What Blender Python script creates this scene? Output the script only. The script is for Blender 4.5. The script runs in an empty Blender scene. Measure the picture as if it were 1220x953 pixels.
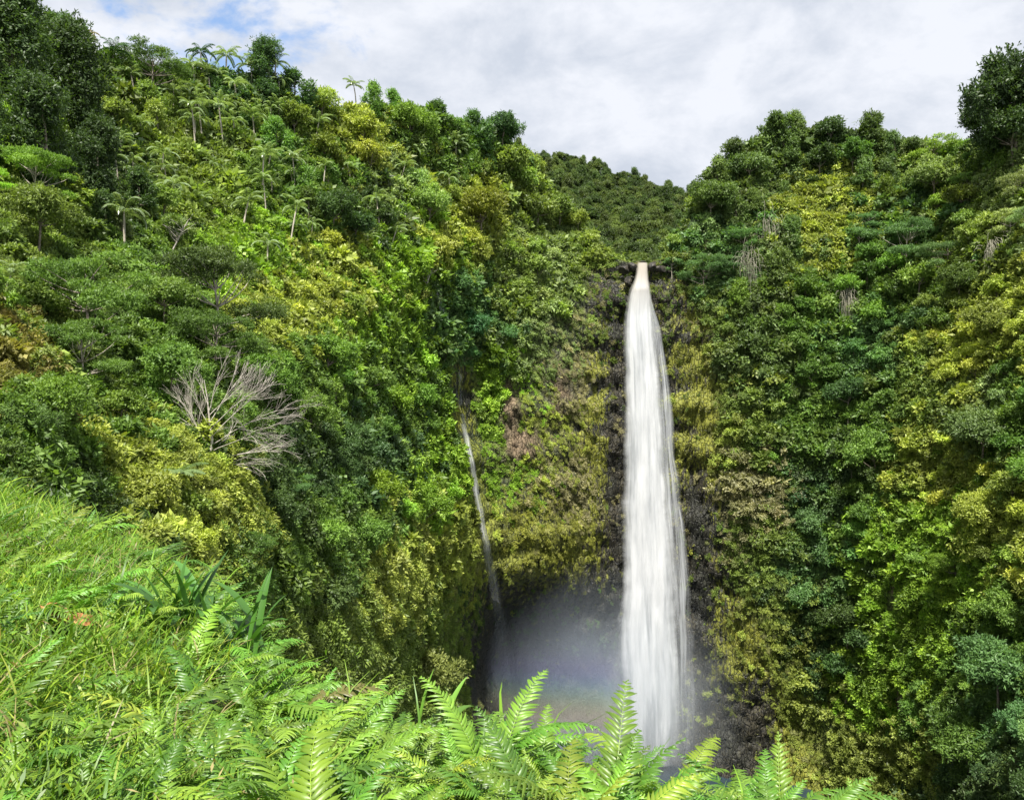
import bpy, math, random
import numpy as np
from mathutils import Vector, Matrix, Euler
PI = math.pi
R = math.radians
rng = np.random.default_rng(7)
random.seed(7)
F, CX, CY = 957.0, 610.0, 476.5          # lens of the camera in photograph pixels: used once, to read distances into metres
sc = bpy.context.scene
COL = sc.collection

# ------------------------------------------------------------------ helpers
def link(o, parent=None):
    COL.objects.link(o)
    if parent is not None: o.parent = parent
    return o

def tag(o, label=None, cat=None, group=None, kind=None):
    if label: o['label'] = label
    if cat: o['category'] = cat
    if group: o['group'] = group
    if kind: o['kind'] = kind
    return o

def empty(name, loc=(0, 0, 0), rz=0.0):
    o = bpy.data.objects.new(name, None)
    o.location = loc; o.rotation_euler = (0, 0, rz); o.empty_display_size = .3
    return link(o)

def mesh_np(name, V, Fc, tone=None, mats=(), smooth=False, matidx=None, vattr=None):
    """V (n,3); Fc (m,k) with k = 3 or 4, one size per mesh"""
    me = bpy.data.meshes.new(name)
    V = np.asarray(V, dtype=np.float32); Fc = np.asarray(Fc, dtype=np.int32)
    n, (m, k) = len(V), Fc.shape
    me.vertices.add(n); me.vertices.foreach_set('co', V.ravel())
    me.loops.add(m*k); me.loops.foreach_set('vertex_index', Fc.ravel())
    me.polygons.add(m)
    me.polygons.foreach_set('loop_start', np.arange(0, m*k, k, dtype=np.int32))
    me.polygons.foreach_set('loop_total', np.full(m, k, dtype=np.int32))
    if smooth: me.polygons.foreach_set('use_smooth', np.ones(m, dtype=bool))
    if matidx is not None: me.polygons.foreach_set('material_index', np.asarray(matidx, dtype=np.int32))
    me.update(calc_edges=True); me.validate()
    if tone is not None:
        a = me.attributes.new('tone', 'FLOAT', 'FACE'); a.data.foreach_set('value', np.asarray(tone, dtype=np.float32))
    for nm, arr in (vattr or {}).items():
        arr = np.asarray(arr, dtype=np.float32)
        if arr.ndim == 1:
            a = me.attributes.new(nm, 'FLOAT', 'POINT'); a.data.foreach_set('value', arr)
        else:
            a = me.attributes.new(nm, 'FLOAT_COLOR', 'POINT'); a.data.foreach_set('color', arr.ravel())
    for mt in mats: me.materials.append(mt)
    return me

def unit(a):
    return a/np.maximum(np.linalg.norm(a, axis=-1, keepdims=True), 1e-9)

def hash3(i, j, k, seed):
    h = (i*374761393 + j*668265263 + k*2147483647 + seed*1274126177) & 0xffffffff
    h = ((h ^ (h >> 13))*1274126177) & 0xffffffff
    h = h ^ (h >> 16)
    return (h & 0xffffff)/float(0xffffff)

def vnoise(x, y, z, seed=0):
    x, y, z = np.broadcast_arrays(np.asarray(x, float), np.asarray(y, float), np.asarray(z, float))
    i, j, k = [np.floor(a).astype(np.int64) for a in (x, y, z)]
    u, v, w = x-i, y-j, z-k
    u, v, w = [t*t*(3-2*t) for t in (u, v, w)]
    r = 0
    for a in (0, 1):
        for b in (0, 1):
            for c in (0, 1):
                r = r + hash3(i+a, j+b, k+c, seed)*(u if a else 1-u)*(v if b else 1-v)*(w if c else 1-w)
    return r*2-1

def fbm(x, y, z, seed=0, oct=4):
    s, a, f = 0, .5, 1.
    for o in range(oct):
        s = s + a*vnoise(x*f, y*f, z*f, seed+o); a *= .5; f *= 2.03
    return s

class Tubes:
    def __init__(s): s.V = []; s.F = []; s.n = 0
    def add(s, pts, rad, sides=6):
        pts = np.asarray(pts, float); m = len(pts)
        d = unit(np.gradient(pts, axis=0))
        up = np.array([0, 0, 1.]) if abs(d[0][2]) < .9 else np.array([1., 0, 0])
        a = unit(np.cross(d, up)); b = np.cross(d, a)
        th = np.arange(sides)*2*PI/sides
        ring = pts[:, None, :] + (a[:, None, :]*np.cos(th)[None, :, None] + b[:, None, :]*np.sin(th)[None, :, None])*np.asarray(rad, float)[:, None, None]
        s.V.append(ring.reshape(-1, 3))
        for i in range(m-1):
            for k in range(sides):
                k2 = (k+1) % sides
                s.F.append((s.n+i*sides+k, s.n+i*sides+k2, s.n+(i+1)*sides+k2, s.n+(i+1)*sides+k))
        s.n += m*sides
    def mesh(s, name, mat):
        return mesh_np(name, np.concatenate(s.V), np.array(s.F), mats=[mat], smooth=True)

# ------------------------------------------------------------------ materials
def new_mat(name):
    m = bpy.data.materials.new(name); m.use_nodes = True
    nt = m.node_tree; nt.nodes.clear()
    return m, nt, nt.nodes, nt.links

def N(nodes, t, **kw):
    n = nodes.new(t)
    for k, v in kw.items():
        if k.startswith('i_'): n.inputs[k[2:].replace('_', ' ')].default_value = v
        else: setattr(n, k, v)
    return n

def leaf_material(name, gloss=.45, transl=.32, sat=1.0, fixed=None, spec=.5):
    m, nt, ns, lk = new_mat(name)
    out = N(ns, 'ShaderNodeOutputMaterial')
    if fixed is None:
        at = N(ns, 'ShaderNodeAttribute', attribute_type='INSTANCER', attribute_name='color')
        base = at.outputs['Color']
    else:
        rgb = N(ns, 'ShaderNodeRGB'); rgb.outputs[0].default_value = (*fixed, 1); base = rgb.outputs[0]
    tn = N(ns, 'ShaderNodeAttribute', attribute_type='GEOMETRY', attribute_name='tone')
    oi = N(ns, 'ShaderNodeObjectInfo')
    # value from tone: .55 .. 1.45 ; hue towards yellow for light leaves
    mr = N(ns, 'ShaderNodeMapRange'); mr.inputs['To Min'].default_value = .5; mr.inputs['To Max'].default_value = 1.6
    lk.new(tn.outputs['Fac'], mr.inputs['Value'])
    mr2 = N(ns, 'ShaderNodeMapRange'); mr2.inputs['To Min'].default_value = .8; mr2.inputs['To Max'].default_value = 1.2
    lk.new(oi.outputs['Random'], mr2.inputs['Value'])
    mul = N(ns, 'ShaderNodeMath', operation='MULTIPLY'); lk.new(mr.outputs[0], mul.inputs[0]); lk.new(mr2.outputs[0], mul.inputs[1])
    hs = N(ns, 'ShaderNodeHueSaturation'); lk.new(base, hs.inputs['Color']); lk.new(mul.outputs[0], hs.inputs['Value'])
    hm = N(ns, 'ShaderNodeMapRange'); hm.inputs['To Min'].default_value = .505; hm.inputs['To Max'].default_value = .480
    lk.new(tn.outputs['Fac'], hm.inputs['Value']); lk.new(hm.outputs[0], hs.inputs['Hue']); hs.inputs['Saturation'].default_value = sat
    p = N(ns, 'ShaderNodeBsdfPrincipled'); p.inputs['Roughness'].default_value = gloss
    p.inputs['Specular IOR Level'].default_value = spec
    lk.new(hs.outputs[0], p.inputs['Base Color'])
    tr = N(ns, 'ShaderNodeBsdfTranslucent')
    tc = N(ns, 'ShaderNodeMix', data_type='RGBA', blend_type='MULTIPLY'); tc.inputs[0].default_value = 1
    lk.new(hs.outputs[0], tc.inputs[6]); tc.inputs[7].default_value = (1.5, 1.6, .6, 1); lk.new(tc.outputs[2], tr.inputs['Color'])
    mx = N(ns, 'ShaderNodeMixShader'); mx.inputs[0].default_value = transl
    lk.new(p.outputs[0], mx.inputs[1]); lk.new(tr.outputs[0], mx.inputs[2]); lk.new(mx.outputs[0], out.inputs['Surface'])
    return m

def plain_material(name, c1, c2, scale=6., rough=.85, stretch=(1, 1, 1), bump=.3):
    m, nt, ns, lk = new_mat(name)
    out = N(ns, 'ShaderNodeOutputMaterial'); p = N(ns, 'ShaderNodeBsdfPrincipled'); p.inputs['Roughness'].default_value = rough
    p.inputs['Specular IOR Level'].default_value = .25
    tc = N(ns, 'ShaderNodeTexCoord'); mp = N(ns, 'ShaderNodeMapping'); mp.inputs['Scale'].default_value = stretch
    lk.new(tc.outputs['Object'], mp.inputs['Vector'])
    nz = N(ns, 'ShaderNodeTexNoise'); nz.inputs['Scale'].default_value = scale; nz.inputs['Detail'].default_value = 5
    lk.new(mp.outputs[0], nz.inputs['Vector'])
    mx = N(ns, 'ShaderNodeMix', data_type='RGBA'); mx.inputs[6].default_value = (*c1, 1); mx.inputs[7].default_value = (*c2, 1)
    cr = N(ns, 'ShaderNodeMapRange'); cr.inputs['From Min'].default_value = .35; cr.inputs['From Max'].default_value = .65
    lk.new(nz.outputs['Fac'], cr.inputs['Value']); lk.new(cr.outputs[0], mx.inputs[0]); lk.new(mx.outputs[2], p.inputs['Base Color'])
    bp = N(ns, 'ShaderNodeBump'); bp.inputs['Strength'].default_value = bump; bp.inputs['Distance'].default_value = .05
    lk.new(nz.outputs['Fac'], bp.inputs['Height']); lk.new(bp.outputs[0], p.inputs['Normal']); lk.new(p.outputs[0], out.inputs['Surface'])
    return m

M_leaf = leaf_material('leaf', gloss=.5, spec=.32)
M_palm = leaf_material('palm_leaf', gloss=.28, spec=.8)
M_fern = leaf_material('fern_leaf', gloss=.4, transl=.3, spec=.5, sat=1.0)
M_grass = leaf_material('grass_blade', gloss=.42, transl=.32, spec=.3, sat=1.0)
M_bark = plain_material('bark', (.10, .08, .055), (.24, .21, .16), 4)
M_palebark = plain_material('pale_bark', (.3, .26, .2), (.45, .41, .34), 3)
M_greybark = plain_material('grey_bark', (.12, .10, .08), (.26, .23, .18), 4)
M_dead = plain_material('dead_wood', (.27, .24, .20), (.50, .46, .40), 5)
M_dry = plain_material('dry_frond', (.20, .19, .14), (.42, .40, .31), 5)

# ------------------------------------------------------------------ the valley: distances along the slopes
CTRL = [(-420,-150,90),(-420,300,48),(-420,600,30),(-420,1000,22),(-200,100,85),(-200,500,36),
(0,0,105),(0,150,84),(0,300,64),(0,420,52),(0,540,38),(0,700,31),(0,950,26),
(100,40,128),(100,150,112),(100,250,88),(110,380,68),(110,500,54),(120,600,46),(150,700,42),(150,950,38),
(220,80,148),(220,200,126),(220,300,100),(250,420,76),(250,560,58),(250,650,53),(250,800,50),
(350,120,168),(350,250,142),(340,350,118),(350,480,97),(350,600,80),(350,720,70),(350,900,62),
(450,130,188),(450,250,168),(450,350,152),(440,480,138),(450,600,121),(450,720,105),(450,850,98),
(550,150,208),(550,280,196),(520,400,182),(500,500,168),(510,600,157),(520,700,160),(530,800,172),(545,430,190),(550,490,193),(565,600,189),(590,700,198),
(620,170,226),(620,300,212),(610,420,204),(610,500,200),(620,600,198),(630,690,201),(630,750,217),(620,850,219),
(690,240,240),(690,315,221),(690,400,214),(690,520,210),(690,640,208),(690,700,212),(700,770,221),(700,900,218),
(762,318,218),(762,420,218),(762,600,219),(762,750,222),(762,905,219),
(815,320,217),(820,420,216),(822,550,215.5),(825,700,215.5),(828,800,216),(840,900,213),(862,450,210),(862,600,209),(866,720,209),
(900,180,232),(900,300,215),(900,420,206),(900,550,203),(900,700,203),(900,800,205),(900,915,207),
(980,160,235),(980,300,216),(980,450,207),(980,600,203),(980,750,203),(980,850,204),(980,935,200),
(1060,180,228),(1060,300,209),(1060,450,196),(1060,600,188),(1060,750,183),(1060,870,180),(1060,950,174),
(1140,190,215),(1140,320,193),(1140,450,178),(1140,600,167),(1140,750,158),(1140,900,148),
(1220,150,190),(1220,300,172),(1220,450,157),(1220,600,145),(1220,750,135),(1220,900,124),(1220,1000,116),
(1620,0,150),(1620,400,118),(1620,900,84),(600,1150,150),(850,1050,190),(850,1250,140),(1000,1250,135),(1300,1250,95),(300,1250,48),(0,1250,24)]
CT = np.array(CTRL, float)
def _phi(r): return np.sqrt(r*r+.35**2)
_c = CT[:, :2]/100
_A = _phi(np.linalg.norm(_c[:, None]-_c[None], axis=2)); _n = len(_c)
_P = np.c_[np.ones(_n), _c]
_M = np.block([[_A, _P], [_P.T, np.zeros((3, 3))]])
_w = np.linalg.solve(_M, np.r_[np.log(CT[:, 2]), 0, 0, 0])
def smoothY(px, py):
    px = np.asarray(px, float).ravel(); py = np.asarray(py, float).ravel(); out = np.empty(len(px))
    for s in range(0, len(px), 20000):
        q = np.c_[px[s:s+20000], py[s:s+20000]]/100
        out[s:s+20000] = _phi(np.linalg.norm(q[:, None]-_c[None], axis=2))@_w[:_n] + _w[_n] + q@_w[_n+1:]
    return np.exp(out)
def interp(x, pts):
    pts = np.array(pts, float); return np.interp(x, pts[:, 0], pts[:, 1])
def inpoly(px, py, poly):
    px = np.asarray(px, float); py = np.asarray(py, float); c = np.zeros(px.shape, bool); n = len(poly)
    for i in range(n):
        x1, y1 = poly[i]; x2, y2 = poly[(i+1) % n]
        if y1 == y2: continue
        k = ((y1 > py) != (y2 > py)) & (px < (x2-x1)*(py-y1)/(y2-y1)+x1); c ^= k
    return c
CLIFF = [(540,430),(566,425),(580,520),(600,470),(640,400),(690,335),(705,313),(755,313),(775,313),(800,313),(845,380),(862,470),(868,560),(872,650),(905,740),(935,800),(965,860),(1010,960),(900,1000),(530,1000),(505,760),(530,690),(560,640),(548,540)]
BARE = [(575,690),(640,680),(705,640),(690,540),(700,440),(705,370),(715,313),(806,313),(845,400),(855,600),(868,700),(905,760),(925,850),(980,960),(540,1000),(560,760)]
def cliffness(px, py):
    """1 on the rock amphitheatre, fading over some twenty pixels"""
    px = np.asarray(px, float); py = np.asarray(py, float); s = 0
    for dx, dy in ((0,0),(14,0),(-14,0),(0,14),(0,-14),(9,9),(-9,9),(9,-9),(-9,-9)): s = s + inpoly(px+dx, py+dy, CLIFF)
    return s/9.
def rockness(px, py):
    px = np.asarray(px, float); py = np.asarray(py, float); s = 0
    for dx, dy in ((0,0),(10,0),(-10,0),(0,10),(0,-10)): s = s + inpoly(px+dx, py+dy, BARE)
    return s/5.
def surfY(px, py):
    px = np.asarray(px, float).ravel(); py = np.asarray(py, float).ravel()
    Y = smoothY(px, py)
    x = (px-CX)/F*Y; z = (CY-py)/F*Y
    cl = cliffness(px, py)
    n1 = fbm(x/16, Y/16, z/16, 3, 3)*4.5 + fbm(x/5, Y/5, z/5, 9, 2)*1.6
    Y2 = Y + n1*(1-cl)*np.clip(Y/120, .25, 1.1)
    # rock: strata ledges and upright columns
    zz = z + 1.5*vnoise(x/9, 0, z/9, 21)
    strata = np.sin(zz*.62)+.6*vnoise(0, 0, zz/2.1, 5)
    cols = hash3(np.floor((x+.4*vnoise(x/3, 0, z/2, 2))/1.15).astype(np.int64), np.floor((z+2.5*hash3(np.floor(x/1.15).astype(np.int64), np.zeros(len(x), np.int64), np.zeros(len(x), np.int64), 4))/2.9).astype(np.int64), np.zeros(len(x), np.int64), 11)
    rk = strata*np.interp(z, [-60, 10], [.25, .75]) + (cols-.5)*1.7 + fbm(x/7, 3, z/7, 31, 3)*2.6
    return Y2 + cl*rk*.9
SKY = [(-420,-110),(-100,10),(0,30),(60,35),(100,66),(160,85),(225,92),(300,98),(350,122),(400,136),(480,132),(560,150),(620,184),(650,226),(690,276),(725,306),(745,312),(757,314),(762,318),(770,318),(775,313),(800,306),(815,280),(835,232),(870,195),(930,160),(1000,160),(1060,168),(1120,185),(1180,168),(1220,150),(1620,40)]
def world(px, py, Y):
    return np.stack([(px-CX)/F*Y, Y+0*px, (CY-py)/F*Y], -1)

# hints: what grows where (pixel of the place, tint, kinds)
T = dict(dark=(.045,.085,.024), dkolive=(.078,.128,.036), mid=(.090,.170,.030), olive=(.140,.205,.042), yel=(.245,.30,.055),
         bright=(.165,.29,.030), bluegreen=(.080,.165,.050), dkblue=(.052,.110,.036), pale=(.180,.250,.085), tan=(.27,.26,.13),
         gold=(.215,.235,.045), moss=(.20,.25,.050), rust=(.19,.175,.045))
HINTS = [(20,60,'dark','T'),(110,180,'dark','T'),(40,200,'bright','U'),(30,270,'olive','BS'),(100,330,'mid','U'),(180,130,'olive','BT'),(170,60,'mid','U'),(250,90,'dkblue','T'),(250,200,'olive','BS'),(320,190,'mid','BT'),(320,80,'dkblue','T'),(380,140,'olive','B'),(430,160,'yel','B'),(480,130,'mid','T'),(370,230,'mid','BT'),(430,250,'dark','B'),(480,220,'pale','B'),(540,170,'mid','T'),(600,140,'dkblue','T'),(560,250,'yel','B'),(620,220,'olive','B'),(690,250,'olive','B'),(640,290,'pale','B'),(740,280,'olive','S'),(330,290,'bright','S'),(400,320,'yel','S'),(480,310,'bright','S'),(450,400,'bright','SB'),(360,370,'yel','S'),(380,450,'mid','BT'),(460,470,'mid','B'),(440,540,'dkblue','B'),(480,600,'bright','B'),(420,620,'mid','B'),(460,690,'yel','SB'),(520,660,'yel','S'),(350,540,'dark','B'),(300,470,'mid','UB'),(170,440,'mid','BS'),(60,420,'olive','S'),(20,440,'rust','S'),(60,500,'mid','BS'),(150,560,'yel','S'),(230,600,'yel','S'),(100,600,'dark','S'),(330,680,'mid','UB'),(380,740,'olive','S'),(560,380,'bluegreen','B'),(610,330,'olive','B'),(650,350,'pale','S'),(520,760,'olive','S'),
(850,230,'dkolive','T'),(920,170,'dkolive','T'),(860,300,'bluegreen','U'),(980,180,'dark','B'),(1050,170,'dkolive','T'),(1000,240,'yel','S'),(960,300,'yel','S'),(1080,270,'bluegreen','U'),(1150,180,'mid','U'),(1190,200,'pale','U'),(1120,230,'olive','B'),(920,310,'dkolive','T'),(1040,330,'mid','B'),(1140,330,'olive','B'),(1190,380,'yel','B'),(1150,420,'yel','B'),(900,430,'dkolive','B'),(960,380,'mid','B'),(1040,420,'bluegreen','B'),(1090,450,'olive','T'),(880,500,'olive','S'),(960,520,'mid','S'),(1030,500,'mid','B'),(1170,500,'pale','B'),(1210,500,'mid','B'),(1100,540,'yel','S'),(970,580,'dkblue','B'),(1020,620,'mid','B'),(880,590,'tan','G'),(900,650,'olive','G'),(980,660,'bluegreen','B'),(1080,640,'bright','S'),(1140,650,'bright','U'),(1200,620,'yel','B'),(1060,700,'bright','S'),(980,740,'dark','B'),(1100,760,'bright','S'),(1190,760,'mid','B'),(1190,850,'bluegreen','B'),(1130,830,'mid','B'),(1050,820,'bright','S'),(1080,900,'moss','G'),(950,850,'moss','G'),(1000,920,'moss','G'),(900,780,'moss','G'),(1180,930,'dark','B'),
(700,350,'olive','G'),(650,420,'pale','G'),(700,450,'tan','G'),(600,460,'bright','S'),(650,520,'yel','S'),(690,580,'tan','G'),(640,640,'gold','G'),(700,660,'gold','G'),(560,640,'yel','S'),(590,560,'bright','S'),(730,400,'olive','G'),(830,450,'moss','G'),(820,380,'olive','G'),(850,520,'moss','G'),(610,740,'dark','G'),(700,750,'dark','G')]
HP = np.array([(h[0], h[1]) for h in HINTS], float)
def hint(px, py, jit=14.):
    px = np.asarray(px, float).ravel(); py = np.asarray(py, float).ravel()
    q = np.c_[px, py] + rng.normal(0, jit, (len(px), 2))
    out = np.empty(len(px), int)
    for s in range(0, len(px), 20000):
        out[s:s+20000] = np.argmin(((q[s:s+20000, None]-HP[None])**2).sum(2), 1)
    return out
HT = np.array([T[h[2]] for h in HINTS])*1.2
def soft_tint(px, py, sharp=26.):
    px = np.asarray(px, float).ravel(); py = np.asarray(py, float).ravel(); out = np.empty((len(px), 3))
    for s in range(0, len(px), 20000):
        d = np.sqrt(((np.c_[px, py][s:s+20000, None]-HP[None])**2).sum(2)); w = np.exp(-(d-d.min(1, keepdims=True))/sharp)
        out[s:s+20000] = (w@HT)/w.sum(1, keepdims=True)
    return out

def star_sheet(px0, px1, step, rows, pybot, skyf, Yf, back):
    xs = np.arange(px0, px1+step, step); t = np.linspace(0, 1, rows)
    PX = np.repeat(xs[None], rows, 0); top = skyf(xs)
    PY = pybot + (top-pybot)[None]*t[:, None]
    Y = Yf(PX.ravel(), PY.ravel()).reshape(PX.shape)
    W = world(PX, PY, Y)
    last = W[-1]; rowsback = []
    for k in range(1, back+1):                     # the hill goes on behind its skyline
        q = last.copy(); f = 1+.035*k
        q[:, 0] *= f; q[:, 1] *= f; q[:, 2] = last[:, 2] + 1.6*fbm(q[:, 0]/20, q[:, 1]/20, 0, 77, 2)*min(1, k/2)+ .4*k
        rowsback.append(q[None])
    W = np.concatenate([W]+rowsback, 0)
    nr, nc = W.shape[:2]
    idx = np.arange(nr*nc).reshape(nr, nc)
    Q = np.stack([idx[:-1, :-1], idx[:-1, 1:], idx[1:, 1:], idx[1:, :-1]], -1).reshape(-1, 4)
    PXa = np.concatenate([PX, np.repeat(xs[None], back, 0)]); PYa = np.concatenate([PY, np.repeat(top[None], back, 0)])
    return W.reshape(-1, 3), Q, PXa.ravel(), PYa.ravel(), rows, nc

# ---------------- terrain material
def terrain_material():
    m, nt, ns, lk = new_mat('slope_and_rock')
    out = N(ns, 'ShaderNodeOutputMaterial'); p = N(ns, 'ShaderNodeBsdfPrincipled'); p.inputs['Specular IOR Level'].default_value = .3
    tc = N(ns, 'ShaderNodeTexCoord')
    def noise(scale, stretch, detail=5, rough=.6):
        mp = N(ns, 'ShaderNodeMapping'); mp.inputs['Scale'].default_value = stretch
        lk.new(tc.outputs['Object'], mp.inputs['Vector'])
        nz = N(ns, 'ShaderNodeTexNoise'); nz.inputs['Scale'].default_value = scale; nz.inputs['Detail'].default_value = detail; nz.inputs['Roughness'].default_value = rough
        lk.new(mp.outputs[0], nz.inputs['Vector']); return nz.outputs['Fac']
    def ramp(src, a, b):
        r = N(ns, 'ShaderNodeMapRange', interpolation_type='SMOOTHSTEP'); r.inputs['From Min'].default_value = a; r.inputs['From Max'].default_value = b
        lk.new(src, r.inputs['Value']); return r.outputs[0]
    def mix(f, a, b):
        x = N(ns, 'ShaderNodeMix', data_type='RGBA')
        if isinstance(f, float): x.inputs[0].default_value = f
        else: lk.new(f, x.inputs[0])
        for s, i in ((a, 6), (b, 7)):
            if isinstance(s, tuple): x.inputs[i].default_value = (*s, 1)
            else: lk.new(s, x.inputs[i])
        return x.outputs[2]
    def attr(n):
        return N(ns, 'ShaderNodeAttribute', attribute_type='GEOMETRY', attribute_name=n)
    tint = attr('tint'); rock = attr('rock'); moss = attr('moss'); soil = attr('soil')
    fine = noise(1.3, (1, 1, 1), 8, .7); blocks = noise(.55, (1.6, 1.6, .8), 6, .65); big = noise(.12, (1, 1, .7), 4)
    streak = noise(.7, (1.4, 1.4, .16), 6, .7)
    green = mix(ramp(fine, .35, .65), (.012, .022, .008), tint.outputs['Color'])
    rockc = mix(ramp(fine, .38, .7), (.012, .012, .010), mix(ramp(big, .4, .6), (.046, .048, .034), (.075, .066, .040)))
    mossc = mix(ramp(fine, .3, .7), (.055, .064, .012), (.25, .26, .032))
    ad = N(ns, 'ShaderNodeMath', operation='ADD'); lk.new(streak, ad.inputs[0])
    ad2 = N(ns, 'ShaderNodeMath', operation='ADD'); lk.new(blocks, ad2.inputs[0]); ad2.inputs[1].default_value = -1.02
    lk.new(ad2.outputs[0], ad.inputs[1])
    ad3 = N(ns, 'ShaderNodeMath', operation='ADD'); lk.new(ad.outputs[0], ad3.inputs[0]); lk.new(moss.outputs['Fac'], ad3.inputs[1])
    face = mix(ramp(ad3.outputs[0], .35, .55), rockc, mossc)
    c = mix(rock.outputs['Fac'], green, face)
    c = mix(soil.outputs['Fac'], c, mix(ramp(fine, .35, .65), (.07, .05, .03), (.21, .155, .095)))
    lk.new(c, p.inputs['Base Color'])
    rr = N(ns, 'ShaderNodeMapRange'); rr.inputs['To Min'].default_value = .95; rr.inputs['To Max'].default_value = .55
    lk.new(rock.outputs['Fac'], rr.inputs['Value']); lk.new(rr.outputs[0], p.inputs['Roughness'])
    vor = N(ns, 'ShaderNodeTexVoronoi', feature='DISTANCE_TO_EDGE'); vor.inputs['Scale'].default_value = .8; vor.inputs['Randomness'].default_value = .8
    mp = N(ns, 'ShaderNodeMapping'); mp.inputs['Scale'].default_value = (1.3, 1.3, .55); lk.new(tc.outputs['Object'], mp.inputs['Vector']); lk.new(mp.outputs[0], vor.inputs['Vector'])
    crk = ramp(vor.outputs['Distance'], .0, .12)
    hsum = N(ns, 'ShaderNodeMath', operation='MULTIPLY_ADD'); lk.new(crk, hsum.inputs[0]); hsum.inputs[1].default_value = .55; fm = N(ns, 'ShaderNodeMath', operation='MULTIPLY'); lk.new(fine, fm.inputs[0]); fm.inputs[1].default_value = .4; lk.new(fm.outputs[0], hsum.inputs[2])
    bp = N(ns, 'ShaderNodeBump'); bp.inputs['Strength'].default_value = .9; bp.inputs['Distance'].default_value = .9
    lk.new(hsum.outputs[0], bp.inputs['Height']); lk.new(bp.outputs[0], p.inputs['Normal'])
    lk.new(p.outputs[0], out.inputs['Surface'])
    return m
M_ter = terrain_material()

def gauss(px, py, cx, cy, sx, sy): return np.exp(-((px-cx)/sx)**2-((py-cy)/sy)**2)
W, Q, PXa, PYa, NR, NC = star_sheet(-420, 1620, 3, 330, 1250, lambda x: interp(x, SKY), surfY, 14)
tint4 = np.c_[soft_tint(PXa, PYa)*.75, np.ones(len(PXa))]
rk = np.maximum(rockness(PXa, PYa), gauss(PXa, PYa, 545, 475, 15, 45)+gauss(PXa, PYa, 700, 320, 45, 9))
rk = np.clip(rk + .75*cliffness(PXa, PYa), 0, 1)
moss_shade = .31 + .55*gauss(PXa, PYa, 985, 880, 50, 75) - .22*np.clip((np.sin(W[:, 2]*.50+2.2*vnoise(W[:, 0]/9, 0, W[:, 2]/9, 6))-.35)*3, 0, 1)*(PYa < 520) + .30*gauss(PXa, PYa, 640, 650, 90, 60) + .50*gauss(PXa, PYa, 835, 470, 40, 120) + .36*gauss(PXa, PYa, 704, 500, 22, 110) + .35*gauss(PXa, PYa, 890, 770, 50, 70) \
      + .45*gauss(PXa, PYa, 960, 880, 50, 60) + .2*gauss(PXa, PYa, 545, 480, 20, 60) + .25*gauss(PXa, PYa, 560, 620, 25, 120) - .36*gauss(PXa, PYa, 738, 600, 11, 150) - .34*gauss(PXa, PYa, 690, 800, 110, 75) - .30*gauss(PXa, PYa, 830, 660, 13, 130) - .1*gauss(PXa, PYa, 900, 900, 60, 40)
rk = np.clip(rk+gauss(PXa, PYa, 778, 324, 34, 14), 0, 1); moss_shade -= .3*gauss(PXa, PYa, 905, 870, 40, 60)  # moss thinned at the right wall foot to paint in its shadow
soilv = np.clip(1.3*gauss(PXa, PYa, 605, 480, 13, 30)+1.3*gauss(PXa, PYa, 622, 530, 20, 22)+.9*gauss(PXa, PYa, 668, 470, 14, 30)+gauss(PXa, PYa, 1065, 700, 8, 50)+gauss(PXa, PYa, 1072, 860, 7, 70), 0, 1)*(.5+.5*(vnoise(PXa/9, PYa/9, 0, 4) > -.3))
me = mesh_np('terrain', W, Q, mats=[M_ter], smooth=True, vattr=dict(tint=tint4, rock=rk, moss=moss_shade, soil=soilv))
terr = link(bpy.data.objects.new('terrain', me)); tag(terr, 'steep gorge slopes and rock amphitheatre around the waterfall', 'terrain', kind='structure')

# far ridge behind the lip of the falls
RS = [(480,175),(560,160),(640,188),(680,190),(740,210),(800,232),(830,228),(900,215),(1000,205)]
def ridgeY(px, py):
    s = interp(px, RS); t = np.clip((335-py)/(335-s), 0, 1)
    Y = 232 + 190*t**1.25 + 0*px; x = (px-CX)/F*Y
    return Y + 22*np.sin((px-700)/48.)*t*(1-.5*t) + 6*fbm(x/18, Y/18, 0, 55, 3)
Wr, Qr, PXr, PYr, NRr, NCr = star_sheet(500, 960, 5, 60, 336, lambda x: interp(x, RS), ridgeY, 8)
me = mesh_np('hills', Wr, Qr, mats=[M_ter], smooth=True, vattr=dict(tint=np.tile([.03, .05, .02, 1], (len(Wr), 1)), rock=np.zeros(len(Wr)), moss=np.zeros(len(Wr)), soil=np.zeros(len(Wr))))
hills = link(bpy.data.objects.new('hills', me)); tag(hills, 'forested far ridge behind the lip of the falls', 'hills', kind='structure')

# ------------------------------------------------------------------ plant prototypes (meshes only)
def kites(C, A, Nn, L, Wd, fold=.12):
    A = unit(A); S = unit(np.cross(A, Nn)); Nn = np.cross(S, A)
    L = L[:, None]; Wd = Wd[:, None]
    v0 = C; v1 = C+A*L*.45-S*Wd*.5+Nn*Wd*fold; v2 = C+A*L; v3 = C+A*L*.45+S*Wd*.5+Nn*Wd*fold
    V = np.stack([v0, v1, v2, v3], 1).reshape(-1, 3)
    return V, np.arange(len(C)*4).reshape(-1, 4)

def rdir(n, g, up=0.):
    d = g.normal(size=(n, 3)); d = unit(d); d[:, 2] += up; return unit(d)

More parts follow.
